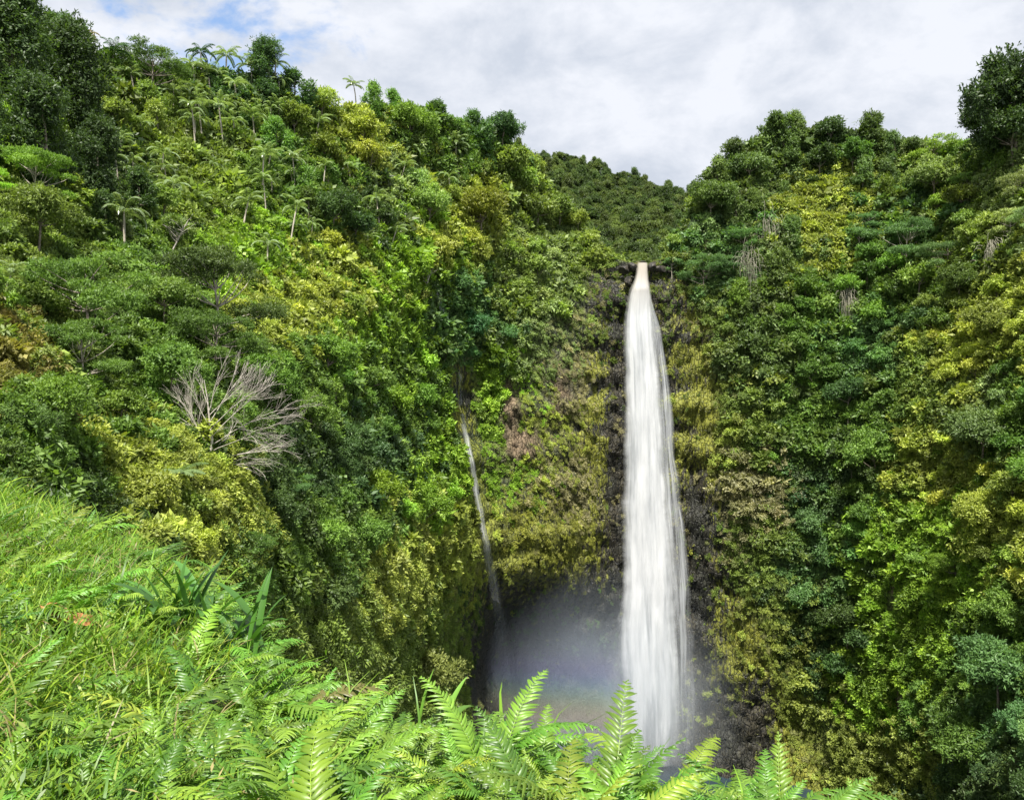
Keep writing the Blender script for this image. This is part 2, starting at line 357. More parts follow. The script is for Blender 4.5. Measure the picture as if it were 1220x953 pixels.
def lobes_crown(name, seed, lobes, nclus, per, L, Wd, upb=.25, flat=1., mat=None, droop=.0, spread=.12):
    """lobes: (x,y,z,r); leaf rosettes spread over and into every lobe"""
    g = np.random.default_rng(seed); lb = np.array(lobes, float)
    w = lb[:, 3]**2; li = g.choice(len(lb), nclus, p=w/w.sum())
    d = rdir(nclus, g, upb); c = lb[li]
    sd_ = seed % 97
    bump = 1+.42*vnoise(d[:, 0]*2.1+li*3.7, d[:, 1]*2.1, d[:, 2]*2.1, sd_)+.2*vnoise(d[:, 0]*5+li, d[:, 1]*5, d[:, 2]*5, sd_+1)
    rad = c[:, 3]*g.uniform(.25, 1.0, nclus)**.4*bump*(1+.14*g.normal(size=nclus))
    off = d*rad[:, None]; off[:, 2] *= flat
    P0 = c[:, :3]+off
    lobetone = g.normal(0, .10, len(lb))[li]
    ct = lobetone + g.normal(0, .10, nclus) + .5
    C = np.repeat(P0, per, 0); D = np.repeat(d, per, 0)
    C = C + g.normal(0, spread*L*2, C.shape)
    A = unit(rdir(len(C), g)+D*.5 + np.array([0, 0, -droop])); Nn = unit(D*.6 + np.array([0, 0, .55]) + g.normal(0, .35, C.shape))
    LL = L*np.clip(np.exp(g.normal(-.05, .38, len(C))), .35, 2.2); WW = Wd*g.uniform(.7, 1.25, len(C))
    V, Fc = kites(C, A, Nn, LL, WW)
    tone = np.clip(np.repeat(ct, per)+g.normal(0, .17, len(C)), 0, 1)
    return mesh_np(name, V, Fc, tone=tone, mats=[mat or M_leaf])

def trunk_mesh(name, seed, H, base_r, targets, mat, lean=.05, sides=6):
    g = np.random.default_rng(seed); tb = Tubes()
    n = 7; z = np.linspace(-H*.08, H*.8, n); w = np.cumsum(g.normal(0, lean*H/8, (n, 2)), 0)
    pts = np.c_[w, z]; pts[:, :2] -= pts[1, :2]
    tb.add(pts, np.linspace(base_r, base_r*.35, n), sides)
    for t in targets:
        t = np.array(t[:3], float); k = int(np.clip(np.searchsorted(z, t[2]*.62), 1, n-2)); s = pts[k]
        mid = (s+t)/2 + g.normal(0, .06*H, 3)*[1, 1, .3]; mid[2] -= .03*H
        q = np.linspace(0, 1, 5)[:, None]; cv = (1-q)**2*s+2*q*(1-q)*mid+q*q*t
        tb.add(cv, np.linspace(base_r*.4, base_r*.1, 5), 4)
    return tb.mesh(name, mat)

def round_lobes(seed, Rr, zc, hz, n, rl):
    g = np.random.default_rng(seed); out = []
    for i in range(n):
        d = unit(g.normal(size=3)); d[2] = abs(d[2])*1.1-.35
        q = g.uniform(.45, 1.1); r = Rr*rl*g.uniform(.4, 1.45)
        out.append((d[0]*Rr*q, d[1]*Rr*q, zc+d[2]*hz*q, r))
    out.append((0, 0, zc, Rr*rl*1.3)); return out

PROTO = {}     # kind -> list of (crown mesh, trunk mesh or None, crown centre height, crown width)
def add_proto(kind, *a): PROTO.setdefault(kind, []).append(a)
for res, (nm, mulN, mulL) in {'far': ('far', 1, 1), 'near': ('near', 3.2, .56)}.items():
    for v in range(3 if res == 'far' else 2):
        lb = round_lobes(10+v, 3.6, 7.2, 2.9, 15, .36)
        add_proto('B'+nm, lobes_crown('broadleaf_crown', 20+v, lb, int(1000*mulN), 5, .58*mulL, .30*mulL, .3, .85), trunk_mesh('broadleaf_trunk', v, 8, .22, lb[:9], M_bark), 7.4, 9.0)
    for v in range(2):                               # tall, narrow, loose
        g = np.random.default_rng(40+v); lb = []
        for i in range(17):
            z = 2.6+8.0*(i/16); rr = 3.3*math.sin(PI*min(1, (i+3.5)/20))+.3; a = g.uniform(0, 2*PI)
            lb.append((math.cos(a)*rr*g.uniform(.3, .95), math.sin(a)*rr*g.uniform(.3, .95), z, g.uniform(1.0, 1.8)))
        add_proto('T'+nm, lobes_crown('tall_crown', 50+v, lb, int(1250*mulN), 5, .52*mulL, .25*mulL, .2, .85), trunk_mesh('tall_trunk', 5+v, 11.5, .2, lb[::2], M_bark), 6.8, 7.8)
    for v in range(2):                               # umbrella: flat feathery layers
        g = np.random.default_rng(60+v); lb = []
        for i in range(22):
            a = g.uniform(0, 2*PI); q = math.sqrt(g.uniform(.02, 1)); rr = 4.4*q
            lb.append((math.cos(a)*rr, math.sin(a)*rr, 8.6-1.9*q*q-g.choice([0, .9, 2.1, 3.2], p=[.4, .25, .2, .15])+g.normal(0, .3), g.uniform(.7, 1.7)))
        add_proto('U'+nm, lobes_crown('umbrella_crown', 70+v, lb, int(1500*mulN), 5, .36*mulL, .16*mulL, .35, .36), trunk_mesh('umbrella_trunk', 9+v, 8.6, .17, lb, M_palebark if v == 0 else M_greybark, .04), 7.6, 10.6)
    for v in range(3):                               # shrub down to the ground
        lb = round_lobes(80+v, 1.5, .75, 1.0, 11, .42)
        add_proto('S'+nm, lobes_crown('shrub_foliage', 90+v, lb, int(420*mulN), 5, .36*mulL, .2*mulL, .35, .9), None, .9, 3.9)

def frond_palm(tbV, tbF, tone, base, az, el0, L, g, wid=.55, n=22, droop=1.0):
    s = np.linspace(0, 1, 9); el = el0-droop*1.35*s**1.4
    ds = L/8; pt = np.zeros((9, 2)); 
    for i in range(1, 9): pt[i] = pt[i-1]+ds*np.array([math.cos(el[i]), math.sin(el[i])])
    ca, sa = math.cos(az), math.sin(az)
    t = np.linspace(.14, 1, n); r = np.interp(t, s, pt[:, 0]); z = np.interp(t, s, pt[:, 1]); e = np.interp(t, s, el)
    P0 = np.c_[ca*r, sa*r, z]+base; side = np.array([-sa, ca, 0]); fw = np.c_[ca*np.cos(e), sa*np.cos(e), np.sin(e)]
    for sg in (-1, 1):
        A = side*sg*.8 + fw*.55 + np.array([0, 0, -.62]) + g.normal(0, .06, (n, 3))
        LL = wid*np.sin(PI*np.clip(t*.9+.1, 0, 1))**.6+.06
        V, Fc = kites(P0, A, np.tile([0, 0, 1.], (n, 1))+fw*.1, LL, np.full(n, .11*L/2.4), .25)
        tbF.append(Fc+sum(len(x) for x in tbV)); tbV.append(V); tone.append(np.clip(g.normal(.5, .12, n), 0, 1))
    A = np.diff(np.c_[ca*pt[:, 0], sa*pt[:, 0], pt[:, 1]], axis=0)
    V, Fc = kites(np.c_[ca*pt[:-1, 0], sa*pt[:-1, 0], pt[:-1, 1]]+base, A, np.tile([0, 0, 1.], (8, 1)), np.linalg.norm(A, axis=1)*1.5, np.full(8, .06*L/2.4), .3)
    tbF.append(Fc+sum(len(x) for x in tbV)); tbV.append(V); tone.append(np.full(8, .7))
for v in range(3):                                   # palm
    g = np.random.default_rng(200+v); H = [4.6, 3.8, 8.0][v]; bx, by = g.normal(0, .35, 2)
    TV, TF, TT = [], [], []
    for k in range(11):
        frond_palm(TV, TF, TT, np.array([bx, by, H]), k*2.4+g.uniform(-.2, .2), g.uniform(.3, 1.5), g.uniform(2.2, 3.0), g, .46, 26, g.uniform(1.1, 1.5))
    cm = mesh_np('palm_fronds', np.concatenate(TV), np.concatenate(TF), tone=np.concatenate(TT), mats=[M_palm])
    tb = Tubes(); q = np.linspace(0, 1, 8); tb.add(np.c_[bx*q**2, by*q**2, -.6+(H+.6)*q], np.interp(q, [0, .1, .85, .9, 1], [.17, .12, .10, .14, .07]), 7)
    add_proto('P', cm, tb.mesh('palm_trunk', M_palebark), H, 4.9)
for v in range(2):                                   # tree fern
    g = np.random.default_rng(220+v); H = [1.6, 2.4][v]; TV, TF, TT = [], [], []
    for k in range(13):
        frond_palm(TV, TF, TT, np.array([0, 0, H]), k*2.4, g.uniform(.35, .95), g.uniform(1.7, 2.2), g, .42, 34, .8)
    cm = mesh_np('tree_fern_fronds', np.concatenate(TV), np.concatenate(TF), tone=np.concatenate(TT), mats=[M_leaf])
    tb = Tubes(); q = np.linspace(0, 1, 5); tb.add(np.c_[.1*q, 0*q, -.6+(H+.6)*q], [.16, .13, .12, .12, .08], 7)
    add_proto('F', cm, tb.mesh('tree_fern_trunk', M_bark), H+.2, 3.8)

# ------------------------------------------------------------------ placing plants
KN = dict(B='broadleaf_tree', T='forest_tree', U='umbrella_tree', S='shrub', P='palm_tree', F='tree_fern')
def make_plant(kind, px, py, wpx, tint, label, group=None, cat=None, variant=None, rz=None, Y=None, sz=1.):
    """px, py: where the middle of the crown is seen; wpx: how wide it is seen"""
    key = kind if kind in 'PF' else None
    Yc = Y or float(surfY([px], [py])[0])
    if key is None: key = kind+('near' if wpx > 56 else 'far')
    lst = PROTO[key]; v = variant if variant is not None else random.randrange(len(lst))
    crown, trunk, hc, wd = lst[v % len(lst)]
    for _ in range(4):
        s = wpx*Yc/F/wd; pb = py + (hc*s*sz)*F/Yc*.92
        sk = float(interp(px, SKY))
        if Y is None: Yc = .5*Yc+.5*float(surfY([px], [max(pb, sk+2)])[0])
    x = (px-CX)/F*Yc; zc = (CY-py)/F*Yc
    loc = (x, Yc, zc-hc*s*sz); rz = random.uniform(0, 6.28) if rz is None else rz
    c = (*tint, 1)
    if kind == 'S':
        o = bpy.data.objects.new(KN[kind], crown); link(o); o.location = loc; o.rotation_euler = (random.uniform(-.2, .2), random.uniform(-.2, .2), rz); o.scale = (s, s, s*sz); o.color = c
        tag(o, label, cat or 'shrub', group); return o
    e = empty(KN[kind], loc, rz); e.scale = (s, s, s*sz)
    e.rotation_euler[0] = random.uniform(-.07, .07); e.rotation_euler[1] = random.uniform(-.07, .07)
    tag(e, label, cat or {'P': 'palm tree', 'F': 'tree fern'}.get(kind, 'tree'), group)
    o = bpy.data.objects.new('crown', crown); link(o, e); o.color = c
    if trunk: link(bpy.data.objects.new('trunk', trunk), e)
    return e

def tj(name, j=.17):
    t = np.array(T[name])*1.32
    if random.random() < .2: t = .5*t+.5*np.array(T[random.choice(['mid', 'bright', 'olive', 'dark', 'pale'])])
    t = t*random.uniform(1-j, 1+j); t = t*np.array([random.uniform(.9, 1.12), 1, random.uniform(.85, 1.15)]); return tuple(t)

taken = []
def note(kind, px, py, w, tint, label, **kw):
    taken.append((px, py, w*.5)); t = T[tint] if isinstance(tint, str) else tint
    return make_plant(kind, px, py, w, t, label, **kw)

note('T', 18, 55, 125, 'dark', 'tall dark evergreen tree filling the top left corner against the sky', variant=0)
note('T', 82, 88, 105, 'dark', 'dark bulky tree just right of the tree in the top left corner', variant=1)
note('T', 60, 165, 110, 'dark', 'deep green shaded tree behind the bright feathery yellow-green tree', variant=0)
note('T', 120, 190, 80, 'dark', 'dark shaded tree above the pair of pale spreading palms', variant=1)
note('U', 38, 190, 105, (.13,.25,.03), 'bright yellow-green feathery tree with flat layers at the left edge', variant=0)
note('B', 45, 245, 95, 'olive', 'olive round-headed tree directly under the bright feathery tree', variant=0)
note('U', 110, 318, 150, 'mid', 'wide flat-topped green tree with a bare straight trunk left of the dead tree', variant=1, sz=1.15)
note('U', 100, 395, 120, 'mid', 'lower green layered tree leaning under the wide flat-topped tree', variant=0)
note('U', 262, 312, 150, (.075,.12,.03), 'broad olive umbrella tree with pale bare branches above the dead tree', variant=0, sz=1.15)
note('U', 255, 380, 110, 'mid', 'small layered tree between the dead tree and the olive umbrella tree', variant=1)
note('U', 182, 62, 95, 'mid', 'flat-topped green tree on the skyline left of the palm grove', variant=1)
note('T', 322, 82, 62, 'dkblue', 'dark blue-green tree with knobbly outline on the skyline right of the palm grove', variant=0, sz=.9)
note('T', 350, 108, 50, 'dkblue', 'small dark tree on the skyline beside the knobbly blue-green tree', variant=1, sz=.8)
note('B', 432, 150, 52, 'yel', 'slender yellow-green tree just below the lone skyline palm', variant=1)
note('B', 575, 245, 85, (.17,.2,.03), 'large yellow-flushed tree in the middle of the left slope', variant=2)
note('B', 600, 152, 58, 'dkblue', 'dark blue-green tree at the right end of the left skyline', variant=0)
note('U', 1078, 272, 85, 'bluegreen', 'pale blue-green flat-topped tree below the yellow vine patch on the right slope', variant=0)
note('U', 838, 312, 66, 'bluegreen', 'blue-green layered tree overhanging the rock just right of the lip of the falls', variant=1)
note('B', 1212, 105, 120, 'dark', 'big dark tree rising against the sky in the top right corner', variant=1, sz=1.2)
note('B', 1208, 150, 95, 'dark', 'broad dark tree below the big top right corner tree at the right edge', variant=2)
note('B', 1176, 140, 62, 'dark', 'dark ragged tree at the foot of the big top right corner tree', variant=0)
note('B', 990, 152, 42, 'dark', 'small dark round tree standing alone on the right skyline', variant=0)
note('T', 1040, 158, 46, 'dkolive', 'spiky olive tree on the right skyline with bare twigs on top', variant=1, sz=.8)
note('B', 1168, 508, 90, (.12,.19,.06), 'large pale green round tree near the right edge', variant=0)
note('U', 1140, 665, 58, 'bright', 'feathery dome-shaped tree above the yellow vines on the lower right slope', variant=1)
note('B', 985, 650, 52, 'bluegreen', 'blue-green tree with a thin visible trunk on the lower right slope', variant=1, sz=1.2)
note('B', 508, 800, 95, (.13,.16,.04), 'round olive bush rising behind the fern bank left of the pool', variant=2)
note('B', 1192, 790, 110, 'bluegreen', 'large dark glossy tree at the right edge above the shaded hollow', variant=2)
note('B', 1155, 880, 100, 'mid', 'glossy broadleaf tree in the lower right corner above the small ferns', variant=0)
note('U', 285, 645, 115, (.085,.17,.03), 'bright green low layered tree behind the grassy bank', variant=0, sz=.8)
note('U', 345, 565, 62, 'bluegreen', 'small blue-green tree under the tips of the dead tree', variant=1)
note('S', 385, 700, 80, 'dkolive', 'olive bush in the gully right of the low layered tree')
note('S', 22, 425, 50, 'rust', 'rust-orange shrub at the left edge of the slope')
note('S', 178, 585, 85, 'yel', 'yellow-green shrub glowing above the top of the grassy bank')
note('B', 562, 382, 66, (.05,.14,.05), 'rounded bluish-green tree hanging over the thin side cascade', variant=1)
note('B', 1010, 465, 60, 'bluegreen', 'blue-green tree in the centre of the right slope', variant=0)
note('B', 895, 415, 55, 'dkolive', 'dark olive tree at the top of the grassy patch right of the falls', variant=2)

PALMS = [(240,60,32,'small dark palm poking above the skyline at the top of the grove'),(232,78,34,'pale palm just under the topmost grove palm'),(243,122,34,'left one of the twin palms with bare trunks'),(267,126,34,'right one of the twin palms with bare trunks'),
(149,252,50,'large pale spreading palm above the wide flat-topped tree'),(424,103,24,'lone small palm on the skyline between the two trees of the ridge'),(290,240,40,'palm with silvery fronds right of the pale spreading palm'),(213,222,42,'shaggy palm between the spreading palm and the silvery palm'),
(312,186,32,'slim palm in dark forest below the twin palms'),(344,246,34,'palm on a thin trunk left of the dark hollow'),(332,128,28,'palm in front of the knobbly blue-green tree'),(376,146,30,'palm below the right end of the palm grove'),(132,62,34,'pale palm beside the dark corner trees'),
(160,88,34,'light palm below the flat-topped skyline tree'),(206,108,34,'palm leaning left of the twin palms'),(283,100,34,'crowded palm behind the twin palms'),(106,42,26,'orange-tinged palm top beside the dark corner trees'),(192,182,34,'palm amid olive bushes above the silvery palm'),
(300,78,30,'dark palm under the skyline left of the knobbly tree'),(262,86,32,'palm in the middle of the palm grove'),(4,328,44,'palm frond head cut by the left edge'),(478,196,26,'single palm amid the pale trees of the left slope'),(545,180,24,'small palm on the upper slope left of the yellow-flushed tree'),
(318,290,34,'low palm above the yellow vines'),(352,190,28,'palm right of the slim palm in dark forest'),(170,150,30,'half-hidden palm above the shaggy palm')]
for (px, py, w, lb) in PALMS:
    tint = (.19,.15,.04) if 'orange' in lb else ((.21,.29,.14) if py > 70 else (.04,.09,.04))
    note('P', px, py, w*1.25, tint, lb, group='palms on the left slope', variant=2 if ('twin palms with' in lb or 'thin trunk' in lb or 'slim' in lb) else random.randrange(2))
    taken[-1] = (px, py, 9)
for k in range(12):
    note('P', random.uniform(215, 335), random.uniform(62, 150), random.uniform(34, 44), (.19,.27,.12), 'palm crowded among others in the palm grove near the left skyline', group='palms crowded in the grove', variant=random.randrange(2)); taken[-1] = (taken[-1][0], taken[-1][1], 8)
for k in range(30):
    qx = random.uniform(135, 560); qy = interp(qx, SKY)+random.uniform(10, 150)
    note('P', qx, qy, random.uniform(22, 42), (.19,.27,.12), 'slender palm scattered in the forest of the left slope', group='palms scattered over the left slope', variant=random.randrange(3)); taken[-1] = (taken[-1][0], taken[-1][1], 7)
note('F', 213, 560, 66, (.13,.2,.07), 'tree fern with pale arching fronds below the dead tree', variant=1)
for px, py, w, lb in [(110,530,34,'small tree fern on the shaded bank below the rust shrub'),(405,665,36,'tree fern in the gully below the dark trees'),(545,205,0,''),(1098,705,26,'tree fern among yellow vines on the lower right slope'),(468,430,26,'tree fern amid the bushes left of the dark wet niche'),(1015,395,24,'tree fern in the upper middle of the right slope')]:
    if w: note('F', px, py, w, (.09,.16,.05), lb)

# the bare grey tree
def dead_tree():
    g = np.random.default_rng(5); Yd = 60.0; bx, bz = (252-CX)/F*Yd, (CY-548)/F*Yd
    u = Yd/F
    e = empty('dead_tree', (bx, Yd, bz-.6)); tag(e, 'leafless pale grey tree fanning its branches to the right on the left slope', 'dead tree')
    tb = Tubes(); p = np.array([[0, 0, -.4], [-.1, 0, .8], [0, .1, 2.1], [-.2, .1, 3.6], [-.35, .1, 5.2], [-.6, .1, 6.6]])*1.0
    tb.add(p, [.17, .13, .10, .07, .045, .02], 7); link(bpy.data.objects.new('trunk', tb.mesh('dead_trunk', M_dead)), e)
    def grow(tb, s, az, el, L, r, depth, curl):
        n = 6; pts = [s]; d_el = el
        for i in range(n):
            az += g.normal(0, .10); d_el += curl/n + g.normal(0, .07)
            pts.append(pts[-1]+L/n*np.array([math.cos(az)*math.cos(d_el), math.sin(az)*math.cos(d_el), math.sin(d_el)]))
        tb.add(pts, np.linspace(r, max(r*.35, .006), n+1), 5 if depth > 1 else 3)
        if depth == 0: return
        for k in range({3: 5, 2: 5, 1: 4}[depth]):
            t = g.uniform(.3, 1); i = min(n-1, int(t*n)); q = pts[i]+(pts[i+1]-pts[i])*(t*n-i)
            grow(tb, q, az+g.normal(0, .30), d_el+g.normal(.0, .24), L*g.uniform(.42, .66), r*.55, depth-1, curl*.4)
    # (height on trunk, az, elevation, length): most limbs reach to +x
    for h, az, el, L, cu in [(0.6,.1,.30,4.6,-.1),(1.2,-.2,.45,4.9,-.1),(1.7,.2,.62,5.0,0),(2.3,-.1,.8,4.6,.05),(2.9,.2,.72,4.4,0),(3.4,.3,1.0,3.6,.1),(4.2,0,1.15,2.8,.1),(.9,3.0,1.0,3.8,.45),(1.5,3.3,.85,3.6,.35),(2.2,2.9,.7,3.4,-.2),(4.6,3.0,1.2,2.2,0),(.2,-.1,.05,3.3,-.15),(.9,1.4,.6,3,0),(3.9,.2,.85,3.4,0),(3.1,3.4,1.0,3.0,.1)]:
        i = np.interp(h, p[:, 2], np.arange(6)); k = int(i); s = p[k]+(p[min(k+1, 5)]-p[k])*(i-k)
        tb = Tubes(); grow(tb, s, az, el, L*1.0, .036, 3 if L > 3.5 else 2, cu)
        link(bpy.data.objects.new('limb', tb.mesh('dead_limb', M_dead)), e)
dead_tree(); taken.append((265, 480, 40))

def bare_snag(px, py, hpx, label, seed, lean=0.):
    g = np.random.default_rng(seed); Y = float(surfY([px], [py])[0])-2.; H = hpx*Y/F
    e = empty('dead_tree', ((px-CX)/F*Y, Y, (CY-py)/F*Y)); tag(e, label, 'dead tree')
    tb = Tubes(); q = np.linspace(0, 1, 6); tb.add(np.c_[lean*H*q, 0*q, H*.6*q], np.linspace(H*.02, H*.008, 6), 5); link(bpy.data.objects.new('trunk', tb.mesh('snag_trunk', M_dead)), e)
    tb = Tubes()
    for k in range(22):
        h = g.uniform(.2, .6); az = g.uniform(0, 6.28); el = g.uniform(.2, 1.2); L = H*g.uniform(.2, .45); s = np.array([lean*H*h/.6, 0, H*h])
        t = np.linspace(0, 1, 4)[:, None]; d = np.array([math.cos(az)*math.cos(el), math.sin(az)*math.cos(el), math.sin(el)])
        tb.add(s+d*L*t+g.normal(0, .02*H, (4, 3))*t, np.linspace(H*.007, H*.002, 4), 3)
    link(bpy.data.objects.new('branches', tb.mesh('snag_branches', M_dead)), e)
bare_snag(205, 300, 55, 'small bare whitish snag above the olive umbrella tree', 3, .3)
bare_snag(505, 350, 40, 'pale bare snag beside the upper trickle on the left slope', 4, .2)

def hanging_strands(px, py, wpx, hpx, label, seed):
    g = np.random.default_rng(seed); Y = float(surfY([px], [py])[0])-5.; u = Y/F; taken.append((px, py+.4*hpx, wpx*.6)); tb = Tubes()
    for k in range(60):
        x0 = g.normal(0, .2)*wpx*u; x1 = x0*1.5+g.normal(0, .12)*wpx*u; L = hpx*u*g.uniform(.15, 1)**1.2*math.exp(-(x0/(wpx*u*.3))**2)+.4
        zt_ = g.normal(0, .16)*hpx*u; y0 = -abs(g.normal(0, .5))+1.; t = np.linspace(0, 1, 5)
        tb.add(np.c_[x0+(x1-x0)*np.sqrt(t)+g.normal(0, .08, 5), y0-.8*np.sqrt(t), zt_+.25*np.sin(PI*t)-L*t**1.3-abs(x0)*.7], np.linspace(.05, .015, 5), 3)
    o = link(bpy.data.objects.new('dead_fronds', tb.mesh('dead_fronds', M_dry))); o.location = ((px-CX)/F*Y, Y, (CY-py)/F*Y)
    tag(o, label, 'dead fronds')
hanging_strands(916, 265, 34, 60, 'upper bunch of dry tan fronds hanging down the right slope beside the falls', 1)
hanging_strands(893, 300, 34, 65, 'lower bunch of dry tan fronds nearest the falls', 2)
hanging_strands(1010, 348, 22, 48, 'narrow bunch of dry fronds hanging in the middle of the right slope', 3)
hanging_strands(1185, 290, 30, 44, 'ragged bunch of dry tan fronds near the right edge', 4)

# the forest: scattered trees and shrubs, each one an object
REG = [(60,120,'below the dark top left corner trees'),(180,120,'left of the twin palms'),(250,200,'below the twin palms'),(330,140,'beside the right edge of the palm grove'),(330,240,'above the yellow vines of the left slope'),
(400,160,'below the lone skyline palm'),(470,130,'on the left skyline right of the lone palm'),(420,230,'around the dark hollow of the left slope'),(500,220,'left of the yellow-flushed tree'),(560,150,'on the skyline above the yellow-flushed tree'),
(620,250,'right of the yellow-flushed tree'),(700,270,'on the shoulder left of the lip of the falls'),(560,320,'below the yellow-flushed tree'),(640,340,'above the cliff left of the falls'),(60,330,'around the wide flat-topped tree'),
(180,300,'between the wide flat-topped and the olive umbrella tree'),(170,450,'left of the dead tree'),(50,480,'on the left edge above the grassy bank'),(330,400,'right of the olive umbrella tree'),(340,500,'right of the dead tree'),
(400,340,'among the yellow vines of the left slope'),(450,420,'left of the upper trickle'),(430,520,'in the middle of the left wall of the gorge'),(490,560,'left of the thin side cascade'),(430,640,'low on the left wall of the gorge'),
(500,700,'at the foot of the thin side cascade'),(150,600,'just above the grassy bank'),(300,620,'below the dead tree'),(370,740,'in the gully behind the fern bank'),(590,440,'between the side cascade and the bare soil patch'),
(850,220,'on the rising skyline right of the falls'),(900,180,'on the left part of the right skyline'),(980,200,'above the yellow vine patch of the right slope'),(1060,190,'right of the spiky olive skyline tree'),(1130,180,'below the dark top right corner trees'),
(1190,220,'at the right edge under the corner trees'),(860,300,'just right of the lip of the falls'),(930,300,'around the hanging dry fronds'),(1000,300,'below the yellow vine patch of the right slope'),(1080,330,'below the pale flat-topped tree'),
(1170,340,'above the large pale green tree at the right'),(900,400,'above the dry grass right of the falls'),(980,400,'in the upper middle of the right slope'),(1070,430,'left of the yellow trees at the right edge'),(1190,430,'among the yellow trees at the right edge'),
(920,510,'right of the dry grass beside the falls'),(1000,540,'in the centre of the right slope'),(1100,520,'left of the large pale green tree'),(1190,580,'below the large pale green tree'),(940,610,'on the middle of the slope right of the falls'),
(1040,620,'left of the dome-shaped feathery tree'),(960,720,'around the thin-trunked blue-green tree'),(1050,730,'among the yellow vines low on the right slope'),(1150,730,'below the dome-shaped feathery tree'),(1130,820,'left of the dark glossy tree'),
(1040,850,'on the lower slope right of the pool'),(1190,900,'in the lower right corner'),(1200,680,'at the right edge above the dark glossy tree')]
RP = np.array([(r[0], r[1]) for r in REG], float)
ADJ = dict(dark='dark green', dkolive='dull olive', mid='mid green', olive='olive green', yel='yellow-green', bright='bright green', bluegreen='bluish green', dkblue='deep blue-green', pale='pale green', tan='tan', gold='golden', moss='mossy', rust='rusty')
KW = dict(B='round-headed tree', T='tall narrow-crowned tree', U='flat-layered tree', S='low shrub')
def sizew(w, Y): return 7.2*w
cnt = {'tree': 0, 'S': 0}; rest = []
cands = np.c_[rng.uniform(-30, 1250, 9000), rng.uniform(-10, 960, 9000)]
hi = hint(cands[:, 0], cands[:, 1], 10)
sk_ = interp(cands[:, 0], SKY)
Yc_ = surfY(cands[:, 0], np.maximum(cands[:, 1], sk_))
clf = cliffness(cands[:, 0], cands[:, 1])
plants = []
for (px, py), h, sk, Y, cf in zip(cands, hi, sk_, Yc_, clf):
    if py < sk-16: continue
    kinds = HINTS[h][3]; kind = random.choice(kinds)
    if kind == 'T' and py < sk+22 and random.random() < .65: kind = 'B'
    if kind == 'G' or cf > .35: continue
    if gauss(px, py, 574, 620, 20, 110) > .4 or gauss(px, py, 765, 318, 28, 22) > .35 or gauss(px, py, 545, 470, 22, 60) > .4 or gauss(px, py, 523, 358, 7, 24) > .4: continue
    if py > 640 and px < 330: continue
    if py > 730 and px < 500: continue
    wm = dict(B=7.4, T=5.2, U=8.6, S=3.6)[kind]*(.62+Y/330)*float(np.clip(np.exp(random.gauss(-.03, .33)), .5, 1.9))
    if Y < 60: wm *= .8
    w = wm/Y*F
    if py < sk+22: w *= 1.25
    if kind != 'S' and 560 < px < 830 and py > 250: w *= .7
    rr = w*.34
    if any((px-a)**2+(py-b)**2 < (rr+c*.62)**2 for a, b, c in taken): continue
    taken.append((px, py, rr)); plants.append((px, py, kind, w, h, Y))
print('plants', len(plants), {k: sum(p[2] == k for p in plants) for k in 'BTUS'})
plants.sort(key=lambda p: -p[3])
for (px, py, kind, w, h, Y) in plants:
    key = 'S' if kind == 'S' else 'tree'
    if cnt[key] >= (290 if key == 'S' else 262): rest.append((px, py, kind, w, h, Y)); continue
    cnt[key] += 1
    ri = int(np.argmin(((RP-[px, py])**2).sum(1))); tn = HINTS[h][2]
    lab = f"{ADJ[tn]} {KW[kind]} {REG[ri][2]}"
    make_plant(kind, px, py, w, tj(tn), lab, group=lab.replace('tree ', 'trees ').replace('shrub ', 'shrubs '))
print('individual', cnt, 'rest', len(rest))

